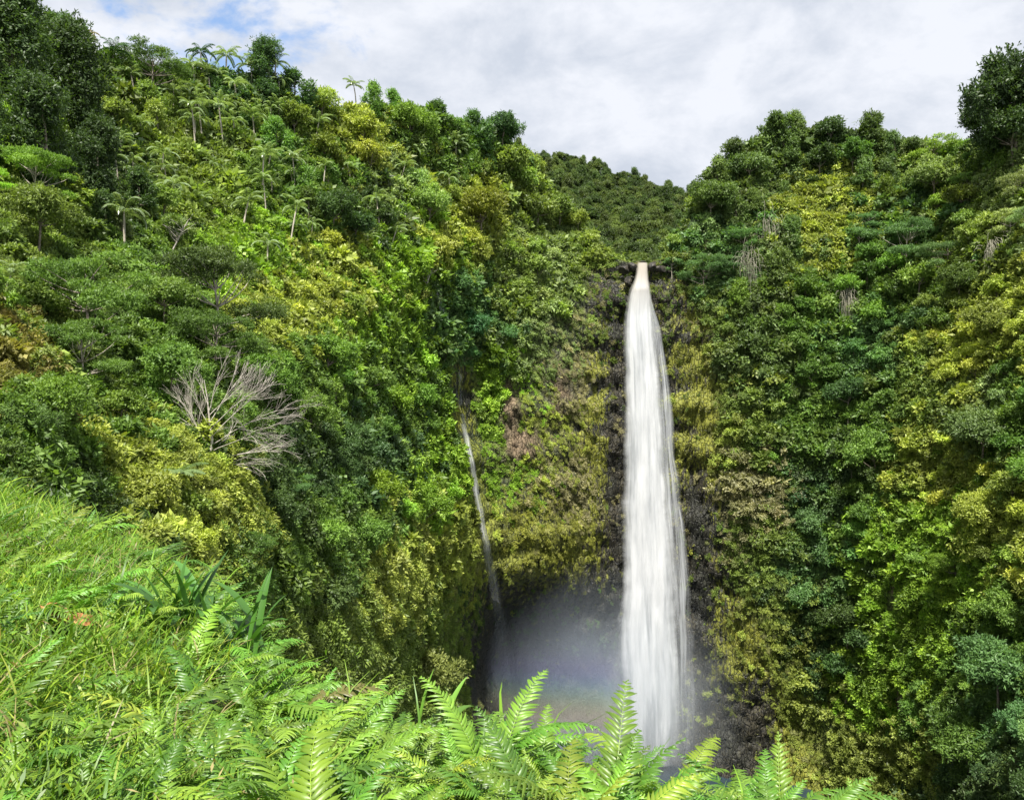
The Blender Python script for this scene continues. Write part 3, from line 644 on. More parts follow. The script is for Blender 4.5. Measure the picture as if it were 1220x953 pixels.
# ------------------------------------------------------------------ scattered stuff (geometry nodes)
def scatter(name, label, cat, P, Nrm, scale, tint, idx, protos, upmix=.5, sz=None):
    cl = bpy.data.collections.new(name+'_kinds')
    for i, mm in enumerate(protos):
        cl.objects.link(bpy.data.objects.new('%s_kind_%02d' % (name, i), mm))
    n = len(P); me = bpy.data.meshes.new(name); me.vertices.add(n); me.vertices.foreach_set('co', np.asarray(P, np.float32).ravel())
    up = unit(np.asarray(Nrm)*(1-upmix)+np.array([0, 0, 1.])*upmix)
    # euler (XYZ) that turns z to up, after a random spin
    rx = np.arctan2(-up[:, 1], up[:, 2]); ry = np.arcsin(np.clip(up[:, 0], -1, 1))
    spin = rng.uniform(0, 2*PI, n); E = np.empty((n, 3), np.float32)
    for i in range(n):
        m = Vector(up[i]).to_track_quat('Z', 'Y').to_matrix() @ Matrix.Rotation(spin[i], 3, 'Z')
        E[i] = m.to_euler()
    a = me.attributes.new('rot', 'FLOAT_VECTOR', 'POINT'); a.data.foreach_set('vector', E.ravel())
    s3 = np.repeat(np.asarray(scale, np.float32)[:, None], 3, 1)
    if sz is not None: s3[:, 2] *= sz
    a = me.attributes.new('scl', 'FLOAT_VECTOR', 'POINT'); a.data.foreach_set('vector', s3.ravel())
    a = me.attributes.new('color', 'FLOAT_COLOR', 'POINT'); a.data.foreach_set('color', np.c_[tint, np.ones(n)].astype(np.float32).ravel())
    a = me.attributes.new('pick', 'INT', 'POINT'); a.data.foreach_set('value', np.asarray(idx, np.int32))
    o = link(bpy.data.objects.new(name, me)); tag(o, label, cat, kind='stuff')
    ng = bpy.data.node_groups.new(name+'_nodes', 'GeometryNodeTree'); ng.is_modifier = True
    ng.interface.new_socket('Geometry', in_out='INPUT', socket_type='NodeSocketGeometry'); ng.interface.new_socket('Geometry', in_out='OUTPUT', socket_type='NodeSocketGeometry')
    ns, lk = ng.nodes, ng.links
    gi, go = ns.new('NodeGroupInput'), ns.new('NodeGroupOutput')
    ci = ns.new('GeometryNodeCollectionInfo'); ci.inputs['Collection'].default_value = cl; ci.inputs['Separate Children'].default_value = True; ci.inputs['Reset Children'].default_value = True
    ip = ns.new('GeometryNodeInstanceOnPoints'); ip.inputs['Pick Instance'].default_value = True
    def na(nm, dt):
        k = ns.new('GeometryNodeInputNamedAttribute'); k.data_type = dt; k.inputs['Name'].default_value = nm; return k.outputs['Attribute']
    lk.new(gi.outputs[0], ip.inputs['Points']); lk.new(ci.outputs[0], ip.inputs['Instance'])
    lk.new(na('pick', 'INT'), ip.inputs['Instance Index']); lk.new(na('rot', 'FLOAT_VECTOR'), ip.inputs['Rotation']); lk.new(na('scl', 'FLOAT_VECTOR'), ip.inputs['Scale'])
    lk.new(ip.outputs[0], go.inputs[0])
    md = o.modifiers.new('scatter', 'NODES'); md.node_group = ng
    return o

def clump(seed, n, L, Wd, flat=.7, inner=.3):
    lb = [(np.random.default_rng(seed+i).uniform(-.55, .55), np.random.default_rng(seed+i+50).uniform(-.55, .55), .15+.12*i, .5) for i in range(5)]
    return lobes_crown('undergrowth_clump', seed, lb, n, 4, L, Wd, .4, flat)
def tuft(name, seed, n, L, Wd, droop, mat, spread=.35, seg=3, up=.6):
    g = np.random.default_rng(seed); Vs, Fs, tn = [], [], []; k = 0
    for i in range(n):
        az = g.uniform(0, 2*PI); el = g.uniform(up, 1.45); l = L*g.uniform(.55, 1.15); w = Wd*g.uniform(.7, 1.2)
        b = np.array([g.normal(0, spread), g.normal(0, spread), 0]); s = np.array([-math.sin(az), math.cos(az), 0]); t = g.uniform(-.6, .6)
        s = s*math.cos(t)+np.array([0, 0, 1])*math.sin(t)*.5; d = b
        for j in range(seg+1):
            ww = w*(1-(j/seg)**1.6)*.5+.0008; Vs += [d-s*ww, d+s*ww]
            e = el-droop*(j/seg)**1.2; d = d+l/seg*np.array([math.cos(az)*math.cos(e), math.sin(az)*math.cos(e), math.sin(e)])
        for j in range(seg): Fs.append((k+2*j, k+2*j+1, k+2*j+3, k+2*j+2))
        tn += [np.clip(g.normal(.5, .16), 0, 1)]*seg; k += 2*(seg+1)
    return mesh_np(name, np.array(Vs), np.array(Fs), tone=tn, mats=[mat])
CL = [clump(300, 170, .34, .2), clump(301, 200, .28, .15), clump(302, 130, .46, .32), clump(303, 170, .34, .2, .5)]
CLn = [clump(310, 600, .19, .1), clump(311, 700, .15, .08), clump(312, 420, .26, .17)]
def hang(seed, n, L, Wd):
    g = np.random.default_rng(seed); lb = []
    for k in range(5):
        x, y = g.normal(0, .45, 2); z0 = g.uniform(0, .5)
        for j in range(5): lb.append((x+g.normal(0, .08), y+g.normal(0, .08)-.06*j, z0-.55*j, .42-.055*j))
    return lobes_crown('vine_curtain', seed, lb, n, 4, L, Wd, .2, 1.2, droop=.5)
HG = [hang(340, 330, .3, .17), hang(341, 380, .24, .12)]
DG = [tuft('dry_tuft', 320, 90, 1.0, .07, 1.6, M_leaf, .3), tuft('dry_tuft', 321, 70, 1.2, .09, 2.0, M_leaf, .35)]
def mat_(seed, n, L, Wd):
    g = np.random.default_rng(seed); lb = [(g.normal(0, .75), g.normal(0, .75), g.uniform(-.1, .12), g.uniform(.2, .5)) for i in range(11)]
    return lobes_crown('moss_mat', seed, lb, n, 4, L, Wd, .3, .45)
MM = [mat_(330, 190, .26, .14), mat_(331, 210, .2, .1), mat_(332, 150, .32, .2), mat_(333, 220, .22, .08)]
# points over the terrain, by area
Wg = W.reshape(-1, NC, 3); rows = NR+3
a = Wg[:rows-1, :-1]; b = Wg[:rows-1, 1:]; c = Wg[1:rows, :-1]; nrm = np.cross(b-a, c-a); area = np.linalg.norm(nrm, axis=2); nrm = unit(nrm)
nrm = np.where((nrm[..., 1] > 0)[..., None], -nrm, nrm)
PXg = PXa.reshape(-1, NC)[:rows-1, :-1]; PYg = PYa.reshape(-1, NC)[:rows-1, :-1]; Yg = a[..., 1]
ok = (PXg > -220) & (PXg < 1400) & (PYg < 1080)
def sample(nf, mask):
    w = (nf*area*mask).ravel(); cnt_ = rng.poisson(np.minimum(w, 50)); k = np.repeat(np.arange(len(w)), cnt_)
    u, v = rng.uniform(0, 1, (2, len(k), 1))
    A_, B_, C_ = a.reshape(-1, 3)[k], b.reshape(-1, 3)[k], c.reshape(-1, 3)[k]
    return A_+(B_-A_)*u+(C_-A_)*v, nrm.reshape(-1, 3)[k], PXg.ravel()[k], PYg.ravel()[k]
clear_ = 1-.8*gauss(PXg, PYg, 975, 880, 45, 70)
clg = cliffness(PXg.ravel(), PYg.ravel()).reshape(PXg.shape); rkg = rockness(PXg.ravel(), PYg.ravel()).reshape(PXg.shape)
soilg = soilv.reshape(-1, NC)[:rows-1, :-1]
niche = 1.5*gauss(PXg, PYg, 765, 322, 30, 13)+gauss(PXg, PYg, 546, 475, 17, 50) + gauss(PXg, PYg, 523, 358, 6, 25)+gauss(PXg, PYg, 562, 550, 11, 50)+gauss(PXg, PYg, 575, 620, 11, 55)+gauss(PXg, PYg, 588, 700, 11, 50)
Sg = .55+Yg/190
P_, N_, px_, py_ = sample(1.15/Sg**2, clear_*ok*(1-np.clip(clg*1.15, 0, 1))*(soilg < .4)*(niche < .35)); n = len(P_)
sc_ = (.55+P_[:, 1]/190)*np.clip(np.exp(rng.normal(-.1, .35, n)), .4, 2)
hh = hint(px_, py_, 20); isG = np.array([h[3] == 'G' for h in HINTS])[hh]; tt = HT[hh]*rng.uniform(.65, 1.3, (n, 1)); tt = (tt*.86+.14*HT[rng.integers(0, len(HT), n)])*.84  # tint lowered to paint the dark gaps under the tree crowns
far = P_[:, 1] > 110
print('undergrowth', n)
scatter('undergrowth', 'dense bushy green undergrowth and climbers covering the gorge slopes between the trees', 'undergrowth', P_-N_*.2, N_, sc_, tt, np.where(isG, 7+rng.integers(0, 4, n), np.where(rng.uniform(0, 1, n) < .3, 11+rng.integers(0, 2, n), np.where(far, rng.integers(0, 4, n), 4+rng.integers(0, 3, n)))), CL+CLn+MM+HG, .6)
# low growth on the rock
dens = .8*clear_*(1-.75*gauss(PXg, PYg, 722, 520, 16, 200))*(1-.6*gauss(PXg, PYg, 640, 670, 80, 40))*(1-.7*gauss(PXg, PYg, 830, 520, 26, 170))*(clg > .1)*(1-rkg*.93)*(soilg < .45)*(niche < .5)*ok
P_, N_, px_, py_ = sample(dens, 1.0); n = len(P_); print('ledge', n)
tt = HT[hint(px_, py_, 16)]*rng.uniform(.65, 1.3, (n, 1)); dry = rng.uniform(0, 1, n) < .5-.3*(py_ > 560)
tt[dry] = tt[dry]*.5 + np.array(T['tan'])*.5
scatter('ledge_plants', 'low moss, small herbs and dry grass clinging to the cliff around the falls', 'plants', P_, N_, rng.uniform(.3, 1.15, n)**1.2, tt, np.where(dry, 4+rng.integers(0, 2, n), rng.integers(0, 4, n)), MM+DG, .25)
# sparse plants on bare rock
band = (.35+.65*(vnoise(0, 0, (CY-PYg)/F*Yg/2.4, 8) > .15))
upper = np.clip((430-PYg)/60, 0, 1)+.1*(PXg > 850)+.06
P_, N_, px_, py_ = sample(.55*rkg*band*upper*(PYg < 740), 1.0); n = len(P_)
tt = np.array([T['olive'], T['mid'], T['moss'], T['tan']])[rng.choice(4, n, p=[.35, .3, .25, .1])]*rng.uniform(.7, 1.2, (n, 1))
scatter('cliff_moss', 'scattered green moss cushions and ferns on the dark rock ledges', 'moss', P_, N_, rng.uniform(.25, .8, n), tt, rng.integers(0, 4, n), MM, .15)
# far forest on the back ridge and small left-over trees, as one wood
farP, farS, farT, farI = [], [], [], []
FP = [PROTO['Bfar'][i][0] for i in range(3)]+[PROTO['Tfar'][i][0] for i in range(2)]+[PROTO['Sfar'][0][0]]
Wrg = Wr.reshape(-1, NCr, 3)
for k in range(2600):
    i = rng.integers(3, NRr+2); j = rng.integers(0, NCr); p = Wrg[i, j]
    fs = rng.choice([.4, .55, .75, .95], p=[.3, .35, .25, .1])*rng.uniform(.85, 1.15); farP.append(p+rng.normal(0, 1.5, 3)*[1, 1, 0]-[0, 0, 4.*fs]); farS.append(fs); farI.append(rng.integers(0, 5)); farT.append(np.array([(.06,.105,.03), (.075,.12,.034), (.10,.145,.04)][rng.integers(0, 3)])*rng.uniform(.7, 1.2))
farP = np.array(farP)
scatter('forest', 'dark green forest covering the far ridge behind the falls', 'forest', farP, np.tile([0, 0, 1.], (len(farP), 1)), farS, np.array(farT), farI, FP, 1.)
rP, rS, rT, rI = [], [], [], []
for (px, py, kind, w, h, Y) in rest:
    key = kind+'far' if kind in 'BTUS' else kind; v = random.randrange(len(PROTO[key])); crown, tr, hc, wd = PROTO[key][v]; s = w*Y/F/wd
    rP.append(((px-CX)/F*Y, Y, (CY-py)/F*Y-hc*s)); rS.append(s); rT.append(tj(HINTS[h][2])); rI.append((kind, v))
if rest:
    keys = sorted(set(rI)); mm = [PROTO[k+'far'][v][0] for k, v in keys]
    scatter('shrubbery', 'smallest bushes and saplings filling gaps between the larger trees', 'shrubbery', np.array(rP), np.tile([0, 0, 1.], (len(rP), 1)), rS, np.array(rT), [keys.index(k) for k in rI], mm, 1.)

# ------------------------------------------------------------------ water
def water_surface_material():
    m, nt, ns, lk = new_mat('pool_water')
    out = N(ns, 'ShaderNodeOutputMaterial'); p = N(ns, 'ShaderNodeBsdfPrincipled'); p.inputs['Base Color'].default_value = (.02, .035, .045, 1); p.inputs['Roughness'].default_value = .18
    tc = N(ns, 'ShaderNodeTexCoord'); nz = N(ns, 'ShaderNodeTexNoise'); nz.inputs['Scale'].default_value = .8; nz.inputs['Detail'].default_value = 6; lk.new(tc.outputs['Object'], nz.inputs['Vector'])
    bp = N(ns, 'ShaderNodeBump'); bp.inputs['Strength'].default_value = .5; bp.inputs['Distance'].default_value = .3; lk.new(nz.outputs['Fac'], bp.inputs['Height']); lk.new(bp.outputs[0], p.inputs['Normal'])
    lk.new(p.outputs[0], out.inputs['Surface']); return m
v = []; g0 = 60
gx = np.linspace(-60, 110, g0); gy = np.linspace(120, 235, g0); GX, GY = np.meshgrid(gx, gy)
V = np.stack([GX, GY, -98.2+.08*fbm(GX/2, GY/2, 0, 3, 2)], -1).reshape(-1, 3); idx = np.arange(g0*g0).reshape(g0, g0)
Qw = np.stack([idx[:-1, :-1], idx[:-1, 1:], idx[1:, 1:], idx[1:, :-1]], -1).reshape(-1, 4)
pool = link(bpy.data.objects.new('water', mesh_np('water', V, Qw, mats=[water_surface_material()], smooth=True))); tag(pool, 'dark plunge pool at the foot of the falls', 'water', kind='structure')

def falls_material(name, dens, edge, muddy=False, col=(.73, .74, .75)):
    m, nt, ns, lk = new_mat(name)
    out = N(ns, 'ShaderNodeOutputMaterial')
    u = N(ns, 'ShaderNodeAttribute', attribute_type='GEOMETRY', attribute_name='u'); vv = N(ns, 'ShaderNodeAttribute', attribute_type='GEOMETRY', attribute_name='v'); al = N(ns, 'ShaderNodeAttribute', attribute_type='GEOMETRY', attribute_name='dens')
    cx = N(ns, 'ShaderNodeCombineXYZ'); lk.new(u.outputs['Fac'], cx.inputs[0]); lk.new(vv.outputs['Fac'], cx.inputs[1])
    def nz(sx, sy, det, z=0):
        mp = N(ns, 'ShaderNodeMapping'); mp.inputs['Scale'].default_value = (sx, sy, 1); mp.inputs['Location'].default_value = (0, 0, z)
        lk.new(cx.outputs[0], mp.inputs['Vector']); t = N(ns, 'ShaderNodeTexNoise'); t.inputs['Scale'].default_value = 1; t.inputs['Detail'].default_value = det; t.inputs['Roughness'].default_value = .6; t.inputs['Distortion'].default_value = .3
        lk.new(mp.outputs[0], t.inputs['Vector']); return t.outputs['Fac']
    s1 = nz(5, 3.6, 6); s2 = nz(16, 9, 5, 3)
    def M(op, a, b=None, c=None):
        k = N(ns, 'ShaderNodeMath', operation=op)
        for i, q in enumerate((a, b, c)):
            if q is None: continue
            if isinstance(q, (int, float)): k.inputs[i].default_value = q
            else: lk.new(q, k.inputs[i])
        return k.outputs[0]
    st = M('ADD', M('MULTIPLY', s1, .65), M('MULTIPLY', s2, .35))
    # distance from the curtain's edge: 0 at the edge, 1 in the middle
    ed = M('SUBTRACT', 1.0, M('ABSOLUTE', M('SUBTRACT', M('MULTIPLY', u.outputs['Fac'], 2), 1.0)))
    e2 = M('DIVIDE', M('SUBTRACT', ed, M('MULTIPLY', M('SUBTRACT', nz(1.5, 26, 4, 9), .42), .35)), edge); e2 = M('MAXIMUM', M('MINIMUM', e2, 1.0), 0.0)
    a = M('MULTIPLY', M('ADD', M('MULTIPLY', M('SUBTRACT', st, .5), 3.2), dens), e2); a = M('MULTIPLY', a, al.outputs['Fac'])
    a = N(ns, 'ShaderNodeClamp'), a
    lk.new(a[1], a[0].inputs[0]); a = a[0].outputs[0]
    d = N(ns, 'ShaderNodeBsdfDiffuse'); t = N(ns, 'ShaderNodeBsdfTranslucent'); mx = N(ns, 'ShaderNodeMixShader'); mx.inputs[0].default_value = .35
    cm = N(ns, 'ShaderNodeMix', data_type='RGBA'); cm.inputs[6].default_value = (.48, .50, .52, 1); cm.inputs[7].default_value = (*col, 1)
    r = N(ns, 'ShaderNodeMapRange'); r.inputs['From Min'].default_value = .38; r.inputs['From Max'].default_value = .56; lk.new(st, r.inputs['Value']); lk.new(r.outputs[0], cm.inputs[0])
    colr = cm.outputs[2]
    if muddy:
        c2 = N(ns, 'ShaderNodeMix', data_type='RGBA'); c2.inputs[6].default_value = (.38, .35, .30, 1); lk.new(colr, c2.inputs[7])
        r2 = N(ns, 'ShaderNodeMapRange'); r2.inputs['From Min'].default_value = .01; r2.inputs['From Max'].default_value = .11; lk.new(vv.outputs['Fac'], r2.inputs['Value']); lk.new(r2.outputs[0], c2.inputs[0]); colr = c2.outputs[2]
    lk.new(colr, d.inputs['Color']); lk.new(colr, t.inputs['Color'])
    bp = N(ns, 'ShaderNodeBump'); bp.inputs['Strength'].default_value = .3; bp.inputs['Distance'].default_value = .3; lk.new(st, bp.inputs['Height']); lk.new(bp.outputs[0], d.inputs['Normal'])
    lk.new(d.outputs[0], mx.inputs[1]); lk.new(t.outputs[0], mx.inputs[2])
    tp = N(ns, 'ShaderNodeBsdfTransparent'); fx = N(ns, 'ShaderNodeMixShader'); lk.new(a, fx.inputs[0]); lk.new(tp.outputs[0], fx.inputs[1]); lk.new(mx.outputs[0], fx.inputs[2]); lk.new(fx.outputs[0], out.inputs['Surface'])
    return m

def curtain(name, prof, Yv, mat, bulge=2.2, seed=0, densf=None, nu=28, nv=260, amp=.35):
    """prof: (py, left px, right px) at the falls' distance Yv; a half-tube of water with depth"""
    pr = np.array(prof, float); py = np.linspace(pr[0, 0], pr[-1, 0], nv); L = np.interp(py, pr[:, 0], pr[:, 1]); Rr = np.interp(py, pr[:, 0], pr[:, 2])
    u = np.linspace(0, 1, nu); Y0 = np.interp(py, [p[0] for p in Yv], [p[1] for p in Yv])
    X = ((L[:, None]+(Rr-L)[:, None]*u[None])-CX)/F*Y0[:, None]; Z = np.repeat(((CY-py)/F*Y0)[:, None], nu, 1)
    w = (Rr-L)/F*Y0; B = np.sqrt(np.maximum(0, 1-(2*u-1)**2))[None]*np.minimum(bulge, w*.45)[:, None]
    X = X+.4*vnoise(X*.0, Z/7, 0, seed+9)*np.clip((py-330)/60, 0, 1)[:, None]*np.abs(2*u-1)[None]
    Y = Y0[:, None]-B+amp*fbm(X/1.1, 0, Z/9, seed, 3)*np.clip((py-320)/40, 0, 1)[:, None]
    V = np.stack([X, Y, Z], -1).reshape(-1, 3); idx = np.arange(nu*nv).reshape(nv, nu)
    Qc = np.stack([idx[:-1, :-1], idx[1:, :-1], idx[1:, 1:], idx[:-1, 1:]], -1).reshape(-1, 4)
    vv = np.repeat(((py-pr[0, 0])/595)[:, None], nu, 1).ravel(); uu = np.repeat(u[None], nv, 0).ravel()
    dn = np.repeat((densf(py) if densf else np.ones(nv))[:, None], nu, 1).ravel()
    return mesh_np(name, V, Qc, mats=[mat], smooth=True, vattr=dict(u=uu, v=vv, dens=dn))
YF = [(314,217.4),(322,215.2),(345,212.6),(420,211.6),(908,211.4)]
wf = empty('waterfall', ((768-CX)/F*213, 213, -98)); tag(wf, 'tall white waterfall plunging from the notch in the cliff into the pool', 'waterfall')
def wpart(name, me):
    o = bpy.data.objects.new(name, me); link(o, wf); o.matrix_parent_inverse = Matrix.Translation(Vector(wf.location)).inverted(); return o
CORE = [(314,758,772),(322,757,772),(334,754,773),(345,749,775),(358,745,777),(375,743,779),(400,742.5,782),(450,742,786),(500,741,790),(560,741,795),(620,740,800),(700,738,807),(780,736,811),(850,737,812),(908,741,808)]
wpart('main_curtain', curtain('main_curtain', CORE, YF, falls_material('falls_core', 1.15, .38, True), 2.6, 1, lambda p: np.interp(p, [314, 780, 860, 908], [1, 1, .75, .25])))
wpart('inner_curtain', curtain('inner_curtain', [(p, l+3, r-6) for p, l, r in CORE[3:]], [(y, v+.0-.0+1.2) for y, v in YF], falls_material('falls_inner', 1.6, .35), 1.6, 4, lambda p: np.interp(p, [314, 800, 870, 908], [1, 1, .7, .3])))
SIDE = [(352,773,775),(372,773,780),(400,774,789),(450,776,797),(500,778,802),(560,780,808),(620,784,816),(700,788,824),(780,790,828),(850,792,828),(905,794,826)]
wpart('side_veil', curtain('side_veil', SIDE, [(300,212.9),(900,212.6)], falls_material('falls_side', .5, .35, col=(.8,.83,.86)), 1.2, 7, lambda p: np.interp(p, [372, 420, 560, 700, 850, 905], [.7, .8, .75, .7, .4, .15])))
wpart('outer_veil', curtain('outer_veil', [(340,747,778),(400,739,789),(480,736,799),(560,733,808),(640,730,816),(740,726,826),(830,720,836),(906,714,842)], [(300,210.6),(900,210)], falls_material('falls_outer', .18, .8), 3.4, 11, lambda p: np.interp(p, [340, 420, 700, 820, 906], [0, .4, .5, .6, .35])))

sf = empty('side_cascade', ((570-CX)/F*189, 189, -70)); tag(sf, 'thin side cascade trickling down the mossy wall left of the main falls', 'waterfall')
def trickle(parent, prof, mat, off=.6, seed=0, name='lower_fall', densf=None):
    pr = np.array(prof, float); n = 90; py = np.linspace(pr[0, 0], pr[-1, 0], n); cx = np.interp(py, pr[:, 0], pr[:, 1]); w = np.interp(py, pr[:, 0], pr[:, 2]); nu = 7; u = np.linspace(0, 1, nu)
    PX = cx[:, None]+(u-.5)[None]*w[:, None]+(vnoise(0, py/9, 0, seed)*.9)[:, None]; PY = np.repeat(py[:, None], nu, 1)
    Y = surfY(cx, py); Y = np.convolve(np.pad(Y, 4, 'edge'), np.ones(9)/9, 'valid'); Y = np.minimum.accumulate(Y[::-1])[::-1] if False else Y
    Yy = Y[:, None]-off-np.sqrt(np.maximum(0, 1-(2*u-1)**2))[None]*.5
    V = world(PX, PY, Yy).reshape(-1, 3); idx = np.arange(n*nu).reshape(n, nu)
    Qc = np.stack([idx[:-1, :-1], idx[1:, :-1], idx[1:, 1:], idx[:-1, 1:]], -1).reshape(-1, 4)
    dn = np.repeat((densf(py) if densf else np.ones(n))[:, None], nu, 1).ravel()
    o = bpy.data.objects.new(name, mesh_np(name, V, Qc, mats=[mat], smooth=True, vattr=dict(u=np.repeat(u[None], n, 0).ravel(), v=np.repeat((py/150)[:, None], nu, 1).ravel(), dens=dn)))
    link(o, parent); o.matrix_parent_inverse = Matrix.Translation(Vector(parent.location)).inverted()
M_tr = falls_material('trickle_water', .6, .6, col=(.54, .56, .56))
trickle(sf, [(505,552,9),(530,558,8),(560,563,8),(600,570,9),(650,579,11),(700,588,15),(740,594,20),(810,598,30)], M_tr, 1.6, 3, 'lower_fall', lambda p: np.interp(p, [505, 530, 600, 700, 760, 810], [.4, .9, .85, .5, .25, .05]))
trickle(sf, [(440,543,16),(480,547,18),(512,555,14)], falls_material('niche_water', .1, .6, col=(.3, .33, .36)), .7, 5, 'wet_film', lambda p: np.interp(p, [440, 512], [.6, .9]))
trickle(sf, [(338,518,5),(355,522,5),(368,525,8),(380,529,12)], M_tr, 2.4, 8, 'upper_fall')

def boulder(px, py, dY, size, seed, label):
    import bmesh
    Y = 217.+dY; bm = bmesh.new(); bmesh.ops.create_icosphere(bm, subdivisions=3, radius=1); g = np.random.default_rng(seed)
    V = np.array([v.co for v in bm.verts]); cut = unit(g.normal(size=(9, 3))); h = g.uniform(.55, .85, 9)
    for c_, hh in zip(cut, h):
        dd = V@c_-hh; V = V-np.maximum(dd, 0)[:, None]*c_
    V = V*(1+.06*vnoise(V[:, 0]*4, V[:, 1]*4, V[:, 2]*4, seed)[:, None])*size
    for v, q in zip(bm.verts, V): v.co = q
    me = bpy.data.meshes.new('boulder'); bm.to_mesh(me); bm.free(); me.materials.append(M_rock)
    o = link(bpy.data.objects.new('boulder', me)); o.location = ((px-CX)/F*Y, Y, (CY-py)/F*Y); tag(o, label, 'boulder')
M_rock = plain_material('wet_basalt', (.012, .012, .011), (.06, .052, .04), 1.2, .5, bump=.6)
boulder(753, 318, -1.4, (1.5, 1.6, 1.3), 1, 'dark wet boulder at the left side of the lip of the falls')
boulder(776.5, 318, -1.4, (1.2, 1.5, 1.4), 2, 'dark wet boulder at the right side of the lip of the falls')
boulder(744, 322, -.6, (1.9, 1.5, 1.2), 3, 'low flat rock further left of the lip of the falls')
boulder(787, 321, -.4, (2.1, 1.5, 1.1), 4, 'low flat rock further right of the lip of the falls')
boulder(748, 336, -1.8, (1.1, 1.2, 1.6), 5, 'dark rock sticking out under the left side of the lip')
boulder(764.5, 312.6, 1.2, (1.3, 1., .35), 6, 'small stone breaking the water right at the brink of the falls')
# spray at the foot of the falls
def mist():
    m, nt, ns, lk = new_mat('spray')
    out = N(ns, 'ShaderNodeOutputMaterial'); pv = N(ns, 'ShaderNodeVolumePrincipled'); pv.inputs['Anisotropy'].default_value = .0
    tc = N(ns, 'ShaderNodeTexCoord'); ln = N(ns, 'ShaderNodeVectorMath', operation='LENGTH'); lk.new(tc.outputs['Object'], ln.inputs[0])
    r = N(ns, 'ShaderNodeMapRange', interpolation_type='SMOOTHSTEP'); r.inputs['From Min'].default_value = 1.; r.inputs['From Max'].default_value = .05; r.inputs['To Min'].default_value = 0; r.inputs['To Max'].default_value = 1
    lk.new(ln.outputs['Value'], r.inputs['Value'])
    nz = N(ns, 'ShaderNodeTexNoise'); nz.inputs['Scale'].default_value = 2.2; nz.inputs['Detail'].default_value = 3; lk.new(tc.outputs['Object'], nz.inputs['Vector'])
    r2 = N(ns, 'ShaderNodeMapRange'); r2.inputs['From Min'].default_value = .3; r2.inputs['From Max'].default_value = .7; r2.inputs['To Min'].default_value = .45; r2.inputs['To Max'].default_value = 1.4; lk.new(nz.outputs['Fac'], r2.inputs['Value'])
    mu = N(ns, 'ShaderNodeMath', operation='MULTIPLY'); lk.new(r.outputs[0], mu.inputs[0]); lk.new(r2.outputs[0], mu.inputs[1])
    m2 = N(ns, 'ShaderNodeMath', operation='MULTIPLY'); lk.new(mu.outputs[0], m2.inputs[0]); m2.inputs[1].default_value = MIST_D
    lk.new(m2.outputs[0], pv.inputs['Density'])
    # a faint rainbow painted into the scatter colour, bluish within and reddish below, tied to the spray's own space
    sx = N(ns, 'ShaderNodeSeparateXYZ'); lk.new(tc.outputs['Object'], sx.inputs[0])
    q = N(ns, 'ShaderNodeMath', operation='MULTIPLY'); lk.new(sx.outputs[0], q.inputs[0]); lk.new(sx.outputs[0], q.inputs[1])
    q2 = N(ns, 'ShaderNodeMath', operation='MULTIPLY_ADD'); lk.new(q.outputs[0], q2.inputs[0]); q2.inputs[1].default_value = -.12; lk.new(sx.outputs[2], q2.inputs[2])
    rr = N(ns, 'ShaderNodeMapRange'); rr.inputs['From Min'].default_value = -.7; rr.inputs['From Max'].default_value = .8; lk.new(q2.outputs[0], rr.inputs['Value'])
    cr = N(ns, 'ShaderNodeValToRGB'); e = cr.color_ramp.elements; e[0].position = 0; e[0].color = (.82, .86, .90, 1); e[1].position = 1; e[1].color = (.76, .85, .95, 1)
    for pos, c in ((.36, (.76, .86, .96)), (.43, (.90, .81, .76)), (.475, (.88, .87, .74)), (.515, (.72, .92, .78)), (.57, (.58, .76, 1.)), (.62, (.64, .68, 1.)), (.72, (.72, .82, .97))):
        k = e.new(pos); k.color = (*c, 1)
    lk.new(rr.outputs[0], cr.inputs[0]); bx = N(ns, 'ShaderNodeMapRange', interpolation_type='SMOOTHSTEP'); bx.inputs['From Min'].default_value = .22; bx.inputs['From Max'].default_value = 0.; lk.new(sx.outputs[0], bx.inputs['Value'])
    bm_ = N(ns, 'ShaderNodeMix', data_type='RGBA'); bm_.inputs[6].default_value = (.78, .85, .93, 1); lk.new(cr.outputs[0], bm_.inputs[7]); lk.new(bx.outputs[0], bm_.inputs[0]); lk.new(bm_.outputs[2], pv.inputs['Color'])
    lk.new(pv.outputs[0], out.inputs['Volume'])
    o = ico('mist', m); o.location = ((712-CX)/F*209, 207, -80); o.scale = (42, 11, 42)
    tag(o, 'pale spray tinted with a faint rainbow drifting over the pool left of the falls', 'mist', kind='stuff')
def ico(name, m, n=3):
    import bmesh
    bm = bmesh.new(); bmesh.ops.create_icosphere(bm, subdivisions=n, radius=1); me = bpy.data.meshes.new(name); bm.to_mesh(me); bm.free(); me.materials.append(m)
    return link(bpy.data.objects.new(name, me))
MIST_D = .050
mist()

